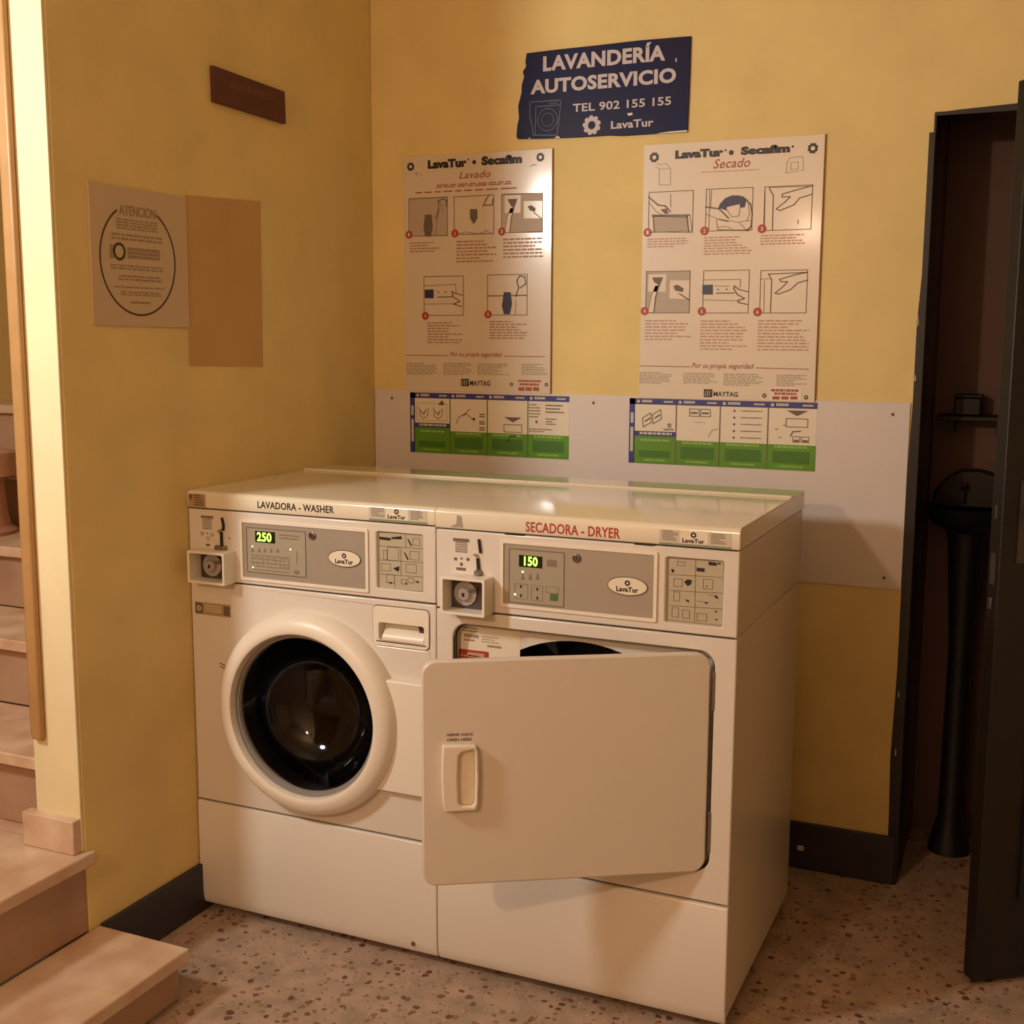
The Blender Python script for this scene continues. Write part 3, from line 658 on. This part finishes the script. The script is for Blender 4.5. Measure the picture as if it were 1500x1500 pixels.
for a, n_ in (((205, 785, 385, 835), 4), ((185, 850, 405, 885), 2), ((180, 985, 410, 1010), 2), ((215, 1030, 400, 1058), 2), ((200, 1078, 415, 1090), 1), ((225, 1100, 400, 1122), 2)): MB().words(LEFT, *C.box(*a), n_, .0046, ragged=False, fill=.5).build('small_text', NOTINK, t, smooth=False)
m = MB(); m.words(LEFT, *C.box(255, 910, 395, 960), 3, .0046, ragged=False, fill=.75, gap=0); m.rect(LEFT, *C.box(178, 890, 192, 950), .0046); c = C(218, 925); m.stroke(LEFT, circ(c, .017, 20), .006, .0046, True)
m.words(LEFT, *C.box(268, 1142, 355, 1158), 1, .0046, ragged=False); m.build('emblem', NOTINK, t, smooth=False)

t = thing('wall_plaque', (0, -.615, 2.02), 'small dark red-brown plaque high on the side wall', 'plaque', math.pi / 2)
MB().prism(LEFT, [(-.762, 2.022), (-.463, 2.016), (-.466, 2.098), (-.764, 2.106)], 0, .012).build('plate', PLAQUE, t, bevel=.001)
m = MB(); m.words(LEFT, -.70, 2.05, -.52, 2.082, 1, .0124, ragged=False, wl=(.08, .16)); m.build('faded_lettering', PLAQUE2, t, smooth=False)

# ------------------------------------------------------------------ machines
W = .683; HT = 1.0861; BK = -.24
X1 = -.0024 + .004; X2 = .6846
def machine_common(t, x, seam1, seam2, zl):
    D = BK - YF
    # cabinet: sides, back, bottom; open at the front
    c = MB()
    for a, b in ((x + .003, x + .012), (x + W - .012, x + W - .003)):
        c.box((a, YF + .012, .03), (b, BK, seam1 - .001)); c.box((a, YF + .012, seam1 + .001), (b, BK, zl))
    c.box((x + .012, BK - .01, .03), (x + W - .012, BK, zl)); c.box((x + .012, YF + .012, .03), (x + W - .012, BK - .01, .04))
    c.build('cabinet', ENAMSIDE, t, bevel=.002)
    for dx_ in (.06, W - .06):
        for y in (YF + .08, BK - .06): MB().vlathe((x + dx_, y), [(0, 0), (.022, 0), (.022, .01), (.01, .014), (.01, .031), (0, .031)], 16).build('foot', DARKOBJ, t)
    # dark interior behind the seams
    MB().holed(FRONT, [(x + .012, .04), (x + W - .012, .04), (x + W - .012, zl - .002), (x + .012, zl - .002)], [rrect(x + .045, .36, x + W - .05, .825, .03)], -.016, -.0125).build('inner_frame', DARKSEAM, t)
    # lid with rounded front edge and a raised rear band
    prof = [(-.011, zl + .003), (.001, zl + .003), (.003, zl + .006), (.003, HT - .011), (.001, HT - .005), (-.004, HT - .0015), (-.011, HT), (-.498, HT), (-.503, HT + .006), (-.515, HT + .006), (-.520, HT + .001), (-D + .003, HT + .001), (-D, HT - .002), (-D, zl + .003)]
    MB().xprism(prof, x, x + W, YF).build('lid', LIDM, t, bevel=.003, seg=3)
def console(t, x, z0, z1, gx0, gx1, gz0, gz1, ix0, ix1, iz0, iz1):
    MB().holed(FRONT, [(x + .001, z0), (x + W - .001, z0), (x + W - .001, z1), (x + .001, z1)], [rrect(ix0 - .002, iz0 - .002, ix1 + .002, iz1 + .002, .004, 3)], -.012, .0).build('console', ENAMEL, t, bevel=.003)
    m = MB(); a = .0075
    m.holed(FRONT, rrect(gx0 - a, gz0 - a, gx1 + a, gz1 + a, .004, 3), [rrect(gx0, gz0, gx1, gz1, .002, 3)], 0, .004); m.build('panel_border', PLASTW, t, bevel=.0015)
    MB().fbox(FRONT, gx0 + .0002, gx1 - .0002, gz0 + .0002, gz1 - .0002, 0, .0012).build('control_plate', GREYP, t)
    MB().fbox(FRONT, ix0 - .002, ix1 + .002, iz0 - .002, iz1 + .002, -.012, -.006).build('instruction_card', CARD, t)
def oval(t, cu, cz, ru=.0425, rz=.0185):
    MB().prism(FRONT, circ((cu, cz), ru + .002, 40, rz + .002), .001, .0025).build('badge_rim', GUNM, t)
    b_ = MB().prism(FRONT, circ((cu, cz), ru, 40, rz), .001, .0035).build('oval_badge', STICKW, t, bevel=.0008)
    MB().gear(FRONT, (cu, cz + .007), .0062, .0040).text(FRONT, 'LavaTur', cu - .024, cz - .012, cu + .024, cz - .001, .0040, bold=.03).build('badge_logo', INK, t, smooth=False, fixn=False)
def lock(t, c, r=.0085):
    MB().lathe(FRONT, c, [(r * 1.15, .001), (r * 1.1, .004), (r * .8, .0055), (r * .75, .004), (0, .004)], 28).build('lock', GUNM, t)
    MB().rect(FRONT, c[0] - .001, c[1] - .004, c[0] + .001, c[1] + .004, .0046).build('keyhole', INK, t, smooth=False)
def coinbox(t, x, z0, z1, u0=.034, u1=.142):
    p = .047
    MB().holed(FRONT, rrect(x + u0, z0, x + u1, z1, .003, 2), [rrect(x + u0 + .007, z0 + .006, x + u1 - .006, z1 - .006, .003, 2)], 0, p).build('coin_box', PLASTW, t, bevel=.0015)
    MB().rect(FRONT, x + u0 + .004, z0 + .004, x + u1 - .004, z1 - .004, .003).build('coin_box_plate', GUND, t, smooth=False)
    c = (x + (u0 + u1) / 2 - .012, (z0 + z1) / 2 - .001)
    MB().lathe(FRONT, c, [(.027, .004), (.027, .007), (.020, .008), (.0155, .008), (.0145, .016), (.0125, .018), (.0, .018)], 36).build('lock_cylinder', LOCKM, t)
    MB().disc(FRONT, (c[0], c[1] - .001), .0035, .0186, .005).build('keyhole', INK, t, smooth=False)
    MB().prism(FRONT, [(c[0] - .0, c[1]), (c[0] + .030, c[1] + .008), (c[0] + .03, c[1] + .016), (c[0] - .0, c[1] + .01)], .008, .014).build('lock_lever', GUNM, t, bevel=.001)

def coin_slide(t, C, top, ball, base, ballr, metal):
    m = MB(); m.prism(FRONT, C(*top), 0, .005); m.prism(FRONT, C(*base), 0, .005); m.build('coin_slot', DARKOBJ, t)
    c = C(*ball); MB().lathe(FRONT, c, [(ballr, .0), (ballr, .004), (ballr * .7, .009), (0, .011)], 20).build('coin_knob', metal, t)

# ---- washer
t = thing('washing_machine', (X1 + W / 2, YF + .33, 0), 'white front-loading washing machine with a round glass door, marked LAVADORA - WASHER', 'washing machine')
x = X1; ws1, ws2, wzl = .866, .300, 1.042
machine_common(t, x, ws1, ws2, wzl)
console(t, x, ws1 + .002, wzl, .163, .5045, .885, 1.018, .534, .649, .8925, 1.0195)
# front panel with the door hole
dc = (.3455, .571)
MB().holed(FRONT, [(x + .001, ws2 + .002), (x + W - .001, ws2 + .002), (x + W - .001, ws1 - .0015), (x + .001, ws1 - .0015)], [circ(dc, .205, 72), rrect(.5215, .757, .6685, .851, .012, 4)], -.012, .0).build('front_panel', ENAMEL, t, bevel=.003)
MB().xprism([(-.012, .022), (-.006, .022), (-.001, .032), (.002, .05), (.003, .1), (.003, ws2 - .006), (.0, ws2 - .002), (-.012, ws2 - .002)], x + .001, x + W - .001, YF).build('kick_panel', ENAMEL, t, bevel=.004, seg=3)
sc_ = MB(); c = FRONT.hit(606, 1394); sc_.lathe(FRONT, (c[0], .045), [(.006, .002), (.005, .005), (0, .005)], 14); sc_.build('screw', GUNM, t)
# door
d = MB().lathe(FRONT, dc, [(.2475, .0), (.247, .014), (.243, .028), (.236, .038), (.226, .045), (.213, .049), (.2045, .0495), (.2, .047), (.1975, .040), (.196, .012), (.1965, .0)], 96).build('door', PLASTW, t)
hl = MB()
for q in (((322, 971), (341, 981)), ((323, 976), (343, 986))): hl.stroke(FRONT, [FRONT.hit(*p_) for p_ in q], .003, .0006)
hl.build('hinge_mark', INKM, t, smooth=False)
wing = MB().prism(FRONT, [(.50, .416), (.663, .416), (.668, .421), (.668, .677), (.663, .682), (.50, .682), (.545, .64), (.57, .57), (.555, .48)], .0, .020).build('handle_wing', PLASTW, d, bevel=.005, seg=3)
MB().lathe(FRONT, dc, [(.1975, .034), (.193, .034), (.191, .028), (.188, .028), (.186, .020), (.1965, .014)], 96).build('door_gasket', GASKL, d)
bw_ = [(.190, .022), (.183, .018), (.174, -.010), (.160, -.040), (.138, -.068), (.110, -.089), (.075, -.103), (.038, -.110), (.0, -.112)]
gb = MB().lathe(FRONT, dc, bw_, 96).build('door_glass', GLASS, d)
if gb.data.polygons[0].normal.dot(Vector((0, -1, 0))) < 0: gb.data.flip_normals()
# tub and drum
MB().lathe(FRONT, dc, [(.2045, -.002), (.200, -.02), (.205, -.06), (.235, -.07)], 72).build('tub_gasket', GASK, t)
MB().lathe(FRONT, dc, [(.235, -.07), (.25, -.09), (.25, -.17), (.246, -.175), (.25, -.18), (.25, -.26), (.246, -.265), (.25, -.27), (.25, -.40), (.235, -.42), (.20, -.415), (.19, -.405), (.18, -.415), (.13, -.41), (.12, -.40), (.11, -.41), (.05, -.405), (0, -.40)], 72).build('drum', STEELD, t)
for k in range(3):
    a = math.radians(20 + 120 * k); m = MB(); ca, sa = math.cos(a), math.sin(a)
    P = lambda r_, n_, o_: FRONT.pt(dc[0] + r_ * ca - o_ * sa, n_, dc[1] + r_ * sa + o_ * ca)
    m.add([P(.252, -.1, -.03), P(.252, -.1, .03), P(.195, -.12, 0), P(.252, -.42, -.03), P(.252, -.42, .03), P(.195, -.41, 0)], [(0, 1, 2), (3, 5, 4), (0, 2, 5, 3), (1, 4, 5, 2)])
    m.build('drum_paddle', STEELD, t, bevel=.004)
# soap drawer
m = MB(); m.holed(FRONT, rrect(.523, .7585, .667, .8495, .011, 4), [rrect(.537, .7695, .655, .812, .006, 3)], -.028, .003)
sd = m.build('soap_drawer', PLASTW, t, bevel=.0025)
MB().fbox(FRONT, .533, .657, .766, .815, -.03, -.026).build('drawer_recess', PLASTW, sd)
MB().xprism([(-.026, .770), (.0025, .770), (.004, .774), (.003, .781), (-.008, .792), (-.026, .797)], .546, .6545, YF).build('drawer_handle', PLASTW, sd, bevel=.0015)
MB().fbox(FRONT, .531, .660, .7668, .7692, -.004, .0036).build('drawer_slot', DARKSEAM, sd)
# lid lettering
Zc = .0034
MB().text(FRONT, 'LAVADORA - WASHER', .210, .0555 + 1 - .0, .4225, 1.0725, Zc, bold=.02).build('lid_lettering', INK, t, smooth=False, fixn=False)
def lid_labels(t, u0, u1, z0, z1):
    MB().rect(FRONT, u0, z0, u1, z1, Zc).build('lid_label', LABELG, t, smooth=False)
    w_ = u1 - u0
    MB().rect(FRONT, u0, z0, u1, z0 + .0045, Zc + .0004).build('label_line', LABELLINE, t, smooth=False)
    MB().rect(FRONT, u0 + .29 * w_, z0 + .006, u0 + .68 * w_, z1, Zc + .0003).build('label_center', STICKW, t, smooth=False)
    MB().words(FRONT, u0 + .04 * w_, z0 + .008, u0 + .27 * w_, z1 - .001, 6, Zc + .0006).words(FRONT, u0 + .72 * w_, z0 + .008, u1 - .01, z1 - .001, 6, Zc + .0006).build('label_text', INKL, t, smooth=False)
    c = u0 + .48 * w_
    MB().gear(FRONT, (c, z1 - .007), .0062, Zc + .0008).text(FRONT, 'LavaTur', c - .023, z0 + .0075, c + .023, z0 + .0165, Zc + .0008, bold=.03).build('label_logo', INK, t, smooth=False, fixn=False)
lid_labels(t, .516, .6645, 1.0465, 1.0775)
MB().rect(FRONT, .006, 1.047, .058, 1.079, Zc).build('corner_label', LABELT, t, smooth=False, label='grey-brown label')
MB().rect(FRONT, .009, 1.0655, .0185, 1.077, Zc + .0005).words(FRONT, .024, 1.048, .052, 1.078, 5, Zc + .0005).build('corner_label_print', INKM, t, smooth=False)
# control area
C = Crop(FRONT, 350, 750, 7.5)
a = (.1745, .898, .3425, 1.0075)
MB().holed(FRONT, rrect(*a, .002, 2), [rrect(a[0] + .0015, a[1] + .0015, a[2] - .0015, a[3] - .0015, .001, 2)], .001, .0022).build('keypad_outline', INKM, t)
MB().rect(FRONT, *a, .0015).build('keypad', GREYK, t, smooth=False)
MB().rect(FRONT, *C.box(185, 222, 400, 328), .002).build('display', LEDBACK, t, smooth=False)
MB().text(FRONT, '250', *C.box(205, 230, 362, 318), .0024, bold=.03).build('display_digits', LEDG, t, smooth=False, fixn=False)
for q in ((155, 375), (572, 410), (160, 605)): MB().disc(FRONT, C(*q), .0022, .0024).build('indicator_light', LEDW, t, smooth=False)
m = MB()
for k, X_ in enumerate((155, 228, 290, 360, 430)): tri(m, C, [(X_ - 16, 440 + k), (X_ + 16, 442 + k), (X_ + 4, 395 + k), (X_ - 4, 395 + k)], .002)
m.stroke(FRONT, C((640, 430), (642, 560)), .0022, .002); m.disc(FRONT, C(640, 660), .008, .002, .005)
for q in ((150, 500, 270, 560), (320, 510, 405, 570), (460, 520, 550, 600)): m.stroke(FRONT, [(lambda b: (b[0], b[1]))(C.box(*q)), (C.box(*q)[2], C.box(*q)[1]), (C.box(*q)[2], C.box(*q)[3]), (C.box(*q)[0], C.box(*q)[3])], .001, .002, True)
m.words(FRONT, *C.box(150, 500, 560, 660), 5, .0021, fill=.25, ragged=False); m.words(FRONT, *C.box(450, 262, 670, 310), 2, .0021, fill=.4)
m.build('keypad_print', mat('keypad_ink', (134, 118, 100), .5), t, smooth=False)
oval(t, .4478, .9520); lock(t, (.3615, .9995))
# instruction card print
C = Crop(FRONT, 530, 730, 10); n_ = -.0055
def cardprint(t, C, rects, blobs, lines):
    m = MB()
    for q in rects: a = C.box(*q); m.stroke(FRONT, [(a[0], a[1]), (a[2], a[1]), (a[2], a[3]), (a[0], a[3])], .001, n_, True)
    for q in lines: m.stroke(FRONT, C(*q), .001, n_)
    m.build('card_drawing', INKM, t, smooth=False)
    m = MB()
    for q in blobs: m.flat(FRONT, C(*q), n_ + .0003)
    m.build('card_icon', INK, t, smooth=False)
cardprint(t, C, [(300, 770, 350, 900), (360, 730, 520, 910), (630, 980, 780, 1090), (270, 970, 400, 1060), (345, 1130, 460, 1240), (690, 790, 820, 900), (730, 600, 830, 690), (560, 1200, 640, 1260), (660, 1180, 740, 1240)],
          [[(240, 565), (400, 585), (400, 625), (240, 605)], [(415, 575), (565, 560), (565, 605), (415, 600)], [(645, 595), (665, 600), (715, 695), (700, 705)], [(598, 795), (618, 800), (668, 900), (650, 908)], [(440, 1030), (530, 1000), (530, 1040), (515, 1080), (480, 1060)], [(760, 1215), (820, 1225), (815, 1248), (780, 1240)], [(612, 1240), (640, 1250), (645, 1275), (625, 1265)], [(380, 1230), (430, 1235), (420, 1260), (385, 1250)]],
          [[(235, 700), (880, 745)], [(235, 905), (880, 950)], [(235, 1115), (880, 1160)], [(555, 730), (555, 1130)], [(620, 520), (628, 730)], [(460, 1130), (462, 1330)], [(232, 500), (880, 530), (880, 1375), (240, 1325), (232, 500)]])
# coin area
coinbox(t, x, .868, .947, .030, .139)
C = Crop(FRONT, 270, 740, 8.333)
coin_slide(t, C, [(455, 150), (475, 150), (496, 240), (492, 310), (470, 310), (476, 240)], (440, 315), [(448, 330), (472, 330), (478, 500), (455, 500)], .0045, LABELT)
MB().fbox(FRONT, *[(lambda b: b)(C.box(400, 495, 525, 545))[i] for i in (0, 2, 1, 3)], 0, .012).build('coin_slide_base', GUNM, t, bevel=.002)
m = MB(); m.words(FRONT, *C.box(205, 135, 355, 155), 1, .0008, ragged=False, fill=.9); m.words(FRONT, *C.box(225, 170, 335, 300), 6, .0008, ragged=False, fill=.45)
for q in ((220, 345), (340, 360), (290, 405)): m.stroke(FRONT, circ(C(*q), .0038, 16), .0012, .0008, True)
m.disc(FRONT, C(283, 345), .0022, .0008); m.disc(FRONT, C(290, 485), .0065, .0008, .003); m.disc(FRONT, C(552, 405), .0022, .0008)
m.build('coin_print', INKM, t, smooth=False)
MB().rect(FRONT, .0135, .7795, .121, .8105, .0008).build('front_label', LABELT, t, smooth=False)
MB().rect(FRONT, .0155, .782, .0375, .808, .0012).rect(FRONT, .1, .783, .118, .806, .0012).build('front_label_mark', INKM, t, smooth=False)
MB().gear(FRONT, (.0265, .795), .007, .0016).words(FRONT, .045, .786, .094, .805, 3, .0014, ragged=False).build('front_label_print', LABELG, t, smooth=False)

# ---- dryer
t = thing('tumble_dryer', (X2 + W / 2, YF + .33, 0), 'white tumble dryer with its flat door hanging open, marked SECADORA - DRYER', 'tumble dryer')
x = X2; ds1, ds2, dzl = .8595, .2885, 1.0385
machine_common(t, x, ds1, ds2, dzl)
console(t, x, ds1 + .002, dzl, .851, 1.1905, .8855, 1.0185, 1.217, 1.333, .8825, 1.0150)
OP = (.7265, .3545, 1.3225, .8290)
MB().holed(FRONT, [(x + .001, ds2 + .002), (x + W - .001, ds2 + .002), (x + W - .001, ds1 - .0015), (x + .001, ds1 - .0015)], [rrect(*OP, .034, 8)], -.012, .0).build('front_panel', ENAMEL, t, bevel=.003)
MB().xprism([(-.012, .022), (-.006, .022), (-.001, .032), (.002, .05), (.003, .1), (.003, ds2 - .006), (.0, ds2 - .002), (-.012, ds2 - .002)], x + .001, x + W - .001, YF).build('kick_panel', ENAMEL, t, bevel=.004, seg=3)
lp = rrect(*OP, .034, 8); m = MB(); k = len(lp)
m.add([FRONT.pt(u, -.001, z) for u, z in lp] + [FRONT.pt(u, -.032, z) for u, z in lp], [(i, (i + 1) % k, (i + 1) % k + k, i + k) for i in range(k)])
m.build('opening_rim', ENAMEL, t)
DR = (1.018, .572)
MB().holed(FRONT, rrect(*OP, .034, 8), [circ(DR, .275, 72, .238)], -.036, -.032).build('inner_front', ENAMEL, t)
m = MB(); lp = circ(DR, .275, 72, .238); lq = circ((DR[0], DR[1]), .29, 72, .262); k = 72
m.add([FRONT.pt(u, -.034, z) for u, z in lp] + [FRONT.pt(u, -.06, z) for u, z in lp] + [FRONT.pt(u, -.07, z) for u, z in lq] + [FRONT.pt(u, -.5, z) for u, z in lq] + [FRONT.pt(DR[0], -.51, DR[1])],
      [(a * k + i, a * k + (i + 1) % k, (a + 1) * k + (i + 1) % k, (a + 1) * k + i) for a in range(3) for i in range(k)] + [(3 * k + i, 3 * k + (i + 1) % k, 4 * k) for i in range(k)])
m.build('drum', STEELD, t)
for kx, a in enumerate((75, 112, 195, 315)):
    a = math.radians(a); ca, sa = math.cos(a), math.sin(a); m = MB()
    P = lambda r_, n_, o_: FRONT.pt(DR[0] + r_ * ca * 1.09 - o_ * sa, n_, DR[1] + r_ * sa + o_ * ca)
    m.add([P(.262, -.08, -.03), P(.262, -.08, .03), P(.19, -.1, 0), P(.262, -.5, -.03), P(.262, -.5, .03), P(.19, -.48, 0)], [(0, 1, 2), (3, 5, 4), (0, 2, 5, 3), (1, 4, 5, 2)])
    m.build('drum_paddle', STEELD, t, bevel=.004)
# labels behind the door
IN = Frame((0, YF + .032, 0), (1, 0, 0), (0, -1, 0))
C = Crop(IN, 650, 890, 5)
MB().rect(IN, *C.box(122, 140, 560, 405), .0005).build('inner_label', STICKW, t, smooth=False)
m = MB(); m.words(IN, *C.box(150, 200, 260, 215), 1, .001, ragged=False, fill=.9); m.words(IN, *C.box(145, 150, 250, 180), 2, .001); m.words(IN, *C.box(280, 225, 420, 262), 3, .001, fill=.35); m.words(IN, *C.box(320, 285, 425, 302), 1, .001, ragged=False); m.words(IN, *C.box(150, 235, 230, 250), 1, .001)
m.build('inner_label_print', INKL, t, smooth=False)
m = MB(); m.rect(IN, *C.box(92, 325, 330, 460), .0012); m.build('warning_sticker', INKRED, t, smooth=False)
m = MB(); m.rect(IN, *C.box(175, 338, 300, 352), .0018); m.words(IN, *C.box(110, 360, 310, 440), 4, .0018); m.build('warning_print', INKPINK, t, smooth=False)
# door
dr = MB().prism(DOOR, rrect(0, .3575, DLEN - .002, .8265, .030, 8), -.020, 0).build('door', ENAMEL, t, bevel=.004, seg=3)
MB().prism(DOOR, rrect(.05, .41, DLEN - .05, .775, .03, 6), -.045, -.0205).build('door_liner', PLASTW, dr, bevel=.01)
C = Crop(DOOR, 600, 1040, 8.333)
q = C((400, 412), (805, 412), (832, 500), (842, 790), (832, 1120), (808, 1200), (560, 1215), (425, 1222), (400, 1120), (385, 800), (392, 500))
h_ = C.box(580, 480, 790, 1150)
inner = [(h_[0] + .002, h_[1] + .006), (h_[0] + .008, h_[1]), (h_[2] - .004, h_[1] - .001), (h_[2], h_[1] + .006), (h_[2] + .0015, (h_[1] + h_[3]) / 2), (h_[2], h_[3] - .001), (h_[2] - .004, h_[3] + .004), (h_[0] + .010, h_[3]), (h_[0] + .002, h_[3] - .008), (h_[0], (h_[1] + h_[3]) / 2)]
MB().holed(DOOR, q[::-1], [inner], 0, .014).build('handle', PLASTW, dr, bevel=.0035, seg=3)
MB().prism(DOOR, inner, .0005, .0015).build('handle_recess', PLASTW, dr, smooth=False)
MB().text(DOOR, 'ABRIR AQUI', *C.box(450, 276, 765, 328), .0006, bold=.03).text(DOOR, 'OPEN HERE', *C.box(455, 338, 758, 386), .0006, bold=.03).build('door_lettering', INKM, dr, smooth=False, fixn=False)
for z0, z1 in ((.707, .787), (.400, .488)):
    MB().fbox(FRONT, 1.3185, 1.3245, z0, z1, -.014, .0015).build('hinge', GUNM, dr, bevel=.001)
# lid lettering and labels
MB().text(FRONT, 'SECADORA - DRYER', .9035, 1.0475, 1.116, 1.0695, Zc, bold=.02).build('lid_lettering', INKRED, t, smooth=False, fixn=False)
lid_labels(t, 1.2005, 1.3495, 1.0425, 1.0735)
C = Crop(FRONT, 630, 720, 3.191)
MB().flat(FRONT, C((95, 165), (125, 150), (130, 108), (150, 115), (158, 168)), Zc).build('corner_sticker', GREYP, t, smooth=False, label='torn grey sticker')
for q in ((350, 196, 440, 203), (955, 240, 1050, 246)):
    MB().rect(FRONT, C.box(*q)[0], dzl - .001, C.box(*q)[2], dzl + .0035, .0012).build('rubber_shim', INK, t, smooth=False)
# control area
C = Crop(FRONT, 640, 760, 7.5)
a = (.8635, .8895, .9925, 1.0085)
MB().holed(FRONT, rrect(*a, .002, 2), [rrect(a[0] + .0015, a[1] + .0015, a[2] - .0015, a[3] - .0015, .001, 2)], .001, .0022).build('keypad_outline', INKM, t)
MB().rect(FRONT, *a, .0015).build('keypad', GREYK, t, smooth=False)
MB().rect(FRONT, *C.box(905, 415, 1162, 522), .002).build('display', LEDBACK, t, smooth=False)
MB().text(FRONT, '150', *C.box(962, 420, 1112, 512), .0024, bold=.03).build('display_digits', LEDG, t, smooth=False, fixn=False)
for q in ((948, 580), (863, 827)): MB().disc(FRONT, C(*q), .0025, .0024).build('indicator_light', LEDW, t, smooth=False)
m = MB()
for X_ in (948, 1030, 1110): tri(m, C, [(X_ - 22, 668), (X_ + 18, 670), (X_ + 4, 595), (X_ - 4, 595)], .002)
for q in ((860, 720, 1000, 870), (1040, 740, 1165, 890), (1205, 755, 1340, 810)):
    b_ = C.box(*q); m.stroke(FRONT, [(b_[0], b_[1]), (b_[2], b_[1]), (b_[2], b_[3]), (b_[0], b_[3])], .001, .002, True)
m.rect(FRONT, *C.box(1212, 455, 1320, 520), .002); m.build('keypad_print', bpy.data.materials['keypad_ink'], t, smooth=False)
m = MB()
for q in ((930, 740), (930, 840), (1110, 770), (1110, 868)): tri(m, C, [(q[0] - 8, q[1] - 20), (q[0] + 10, q[1]), (q[0] - 4, q[1] + 22), (q[0] - 14, q[1])], .0023)
m.build('arrow_mark', INK, t, smooth=False)
MB().rect(FRONT, *C.box(1245, 825, 1335, 895), .002).build('start_button', GREENBTN, t, smooth=False)
oval(t, 1.134, .9487); lock(t, (1.0205, .999))
C = Crop(FRONT, 820, 780, 5.556)
cardprint(t, C, [(920, 385, 990, 440), (1160, 390, 1240, 460), (1110, 670, 1190, 720), (990, 640, 1050, 700), (905, 620, 960, 690), (950, 245, 1010, 270), (920, 490, 970, 560)],
          [[(1205, 240), (1270, 250), (1270, 275), (1205, 268)], [(1278, 248), (1306, 252), (1300, 264), (1278, 262)], [(1108, 290), (1172, 295), (1172, 325), (1108, 318)], [(1005, 405), (1035, 385), (1070, 392), (1060, 425), (1035, 440)], [(1250, 515), (1275, 520), (1285, 545), (1262, 538)], [(1165, 570), (1200, 575), (1190, 588)], [(1010, 548), (1045, 555), (1042, 575), (1025, 562)], [(1250, 640), (1275, 645), (1270, 660)], [(1255, 705), (1278, 710), (1270, 722)], [(900, 300), (925, 305), (920, 330), (905, 328)], [(1185, 436), (1198, 438), (1196, 446), (1186, 445)]],
          [[(885, 345), (1320, 370)], [(885, 475), (1320, 500)], [(885, 598), (1320, 628)], [(1100, 225), (1090, 735)], [(1105, 560), (1200, 575)], [(1200, 510), (1270, 525)], [(878, 212), (1330, 238), (1322, 765), (870, 715), (878, 212)]])
coinbox(t, x, .8595, .9425)
C = Crop(FRONT, 640, 760, 7.5)
coin_slide(t, C, [(455, 222), (476, 222), (496, 370), (474, 378)], (430, 392), [(440, 432), (468, 430), (478, 570), (450, 570)], .0045, CHROME)
MB().lathe(FRONT, C(462, 592), [(.0095, .0), (.0095, .006), (.006, .014), (0, .015)], 20).build('coin_slide_base', GUNM, t)
m = MB(); m.words(FRONT, *C.box(180, 222, 355, 248), 1, .0008, ragged=False, fill=.9); m.words(FRONT, *C.box(205, 262, 335, 372), 6, .0008, ragged=False, fill=.5); m.words(FRONT, *C.box(215, 540, 318, 570), 1, .0008, ragged=False, fill=.8)
for q in ((207, 440), (342, 445), (270, 498)): m.stroke(FRONT, circ(C(*q), .0032, 16), .0012, .0008, True); m.disc(FRONT, C(*q), .002, .0008)
m.disc(FRONT, C(272, 436), .0024, .0008); m.build('coin_print', INKM, t, smooth=False)
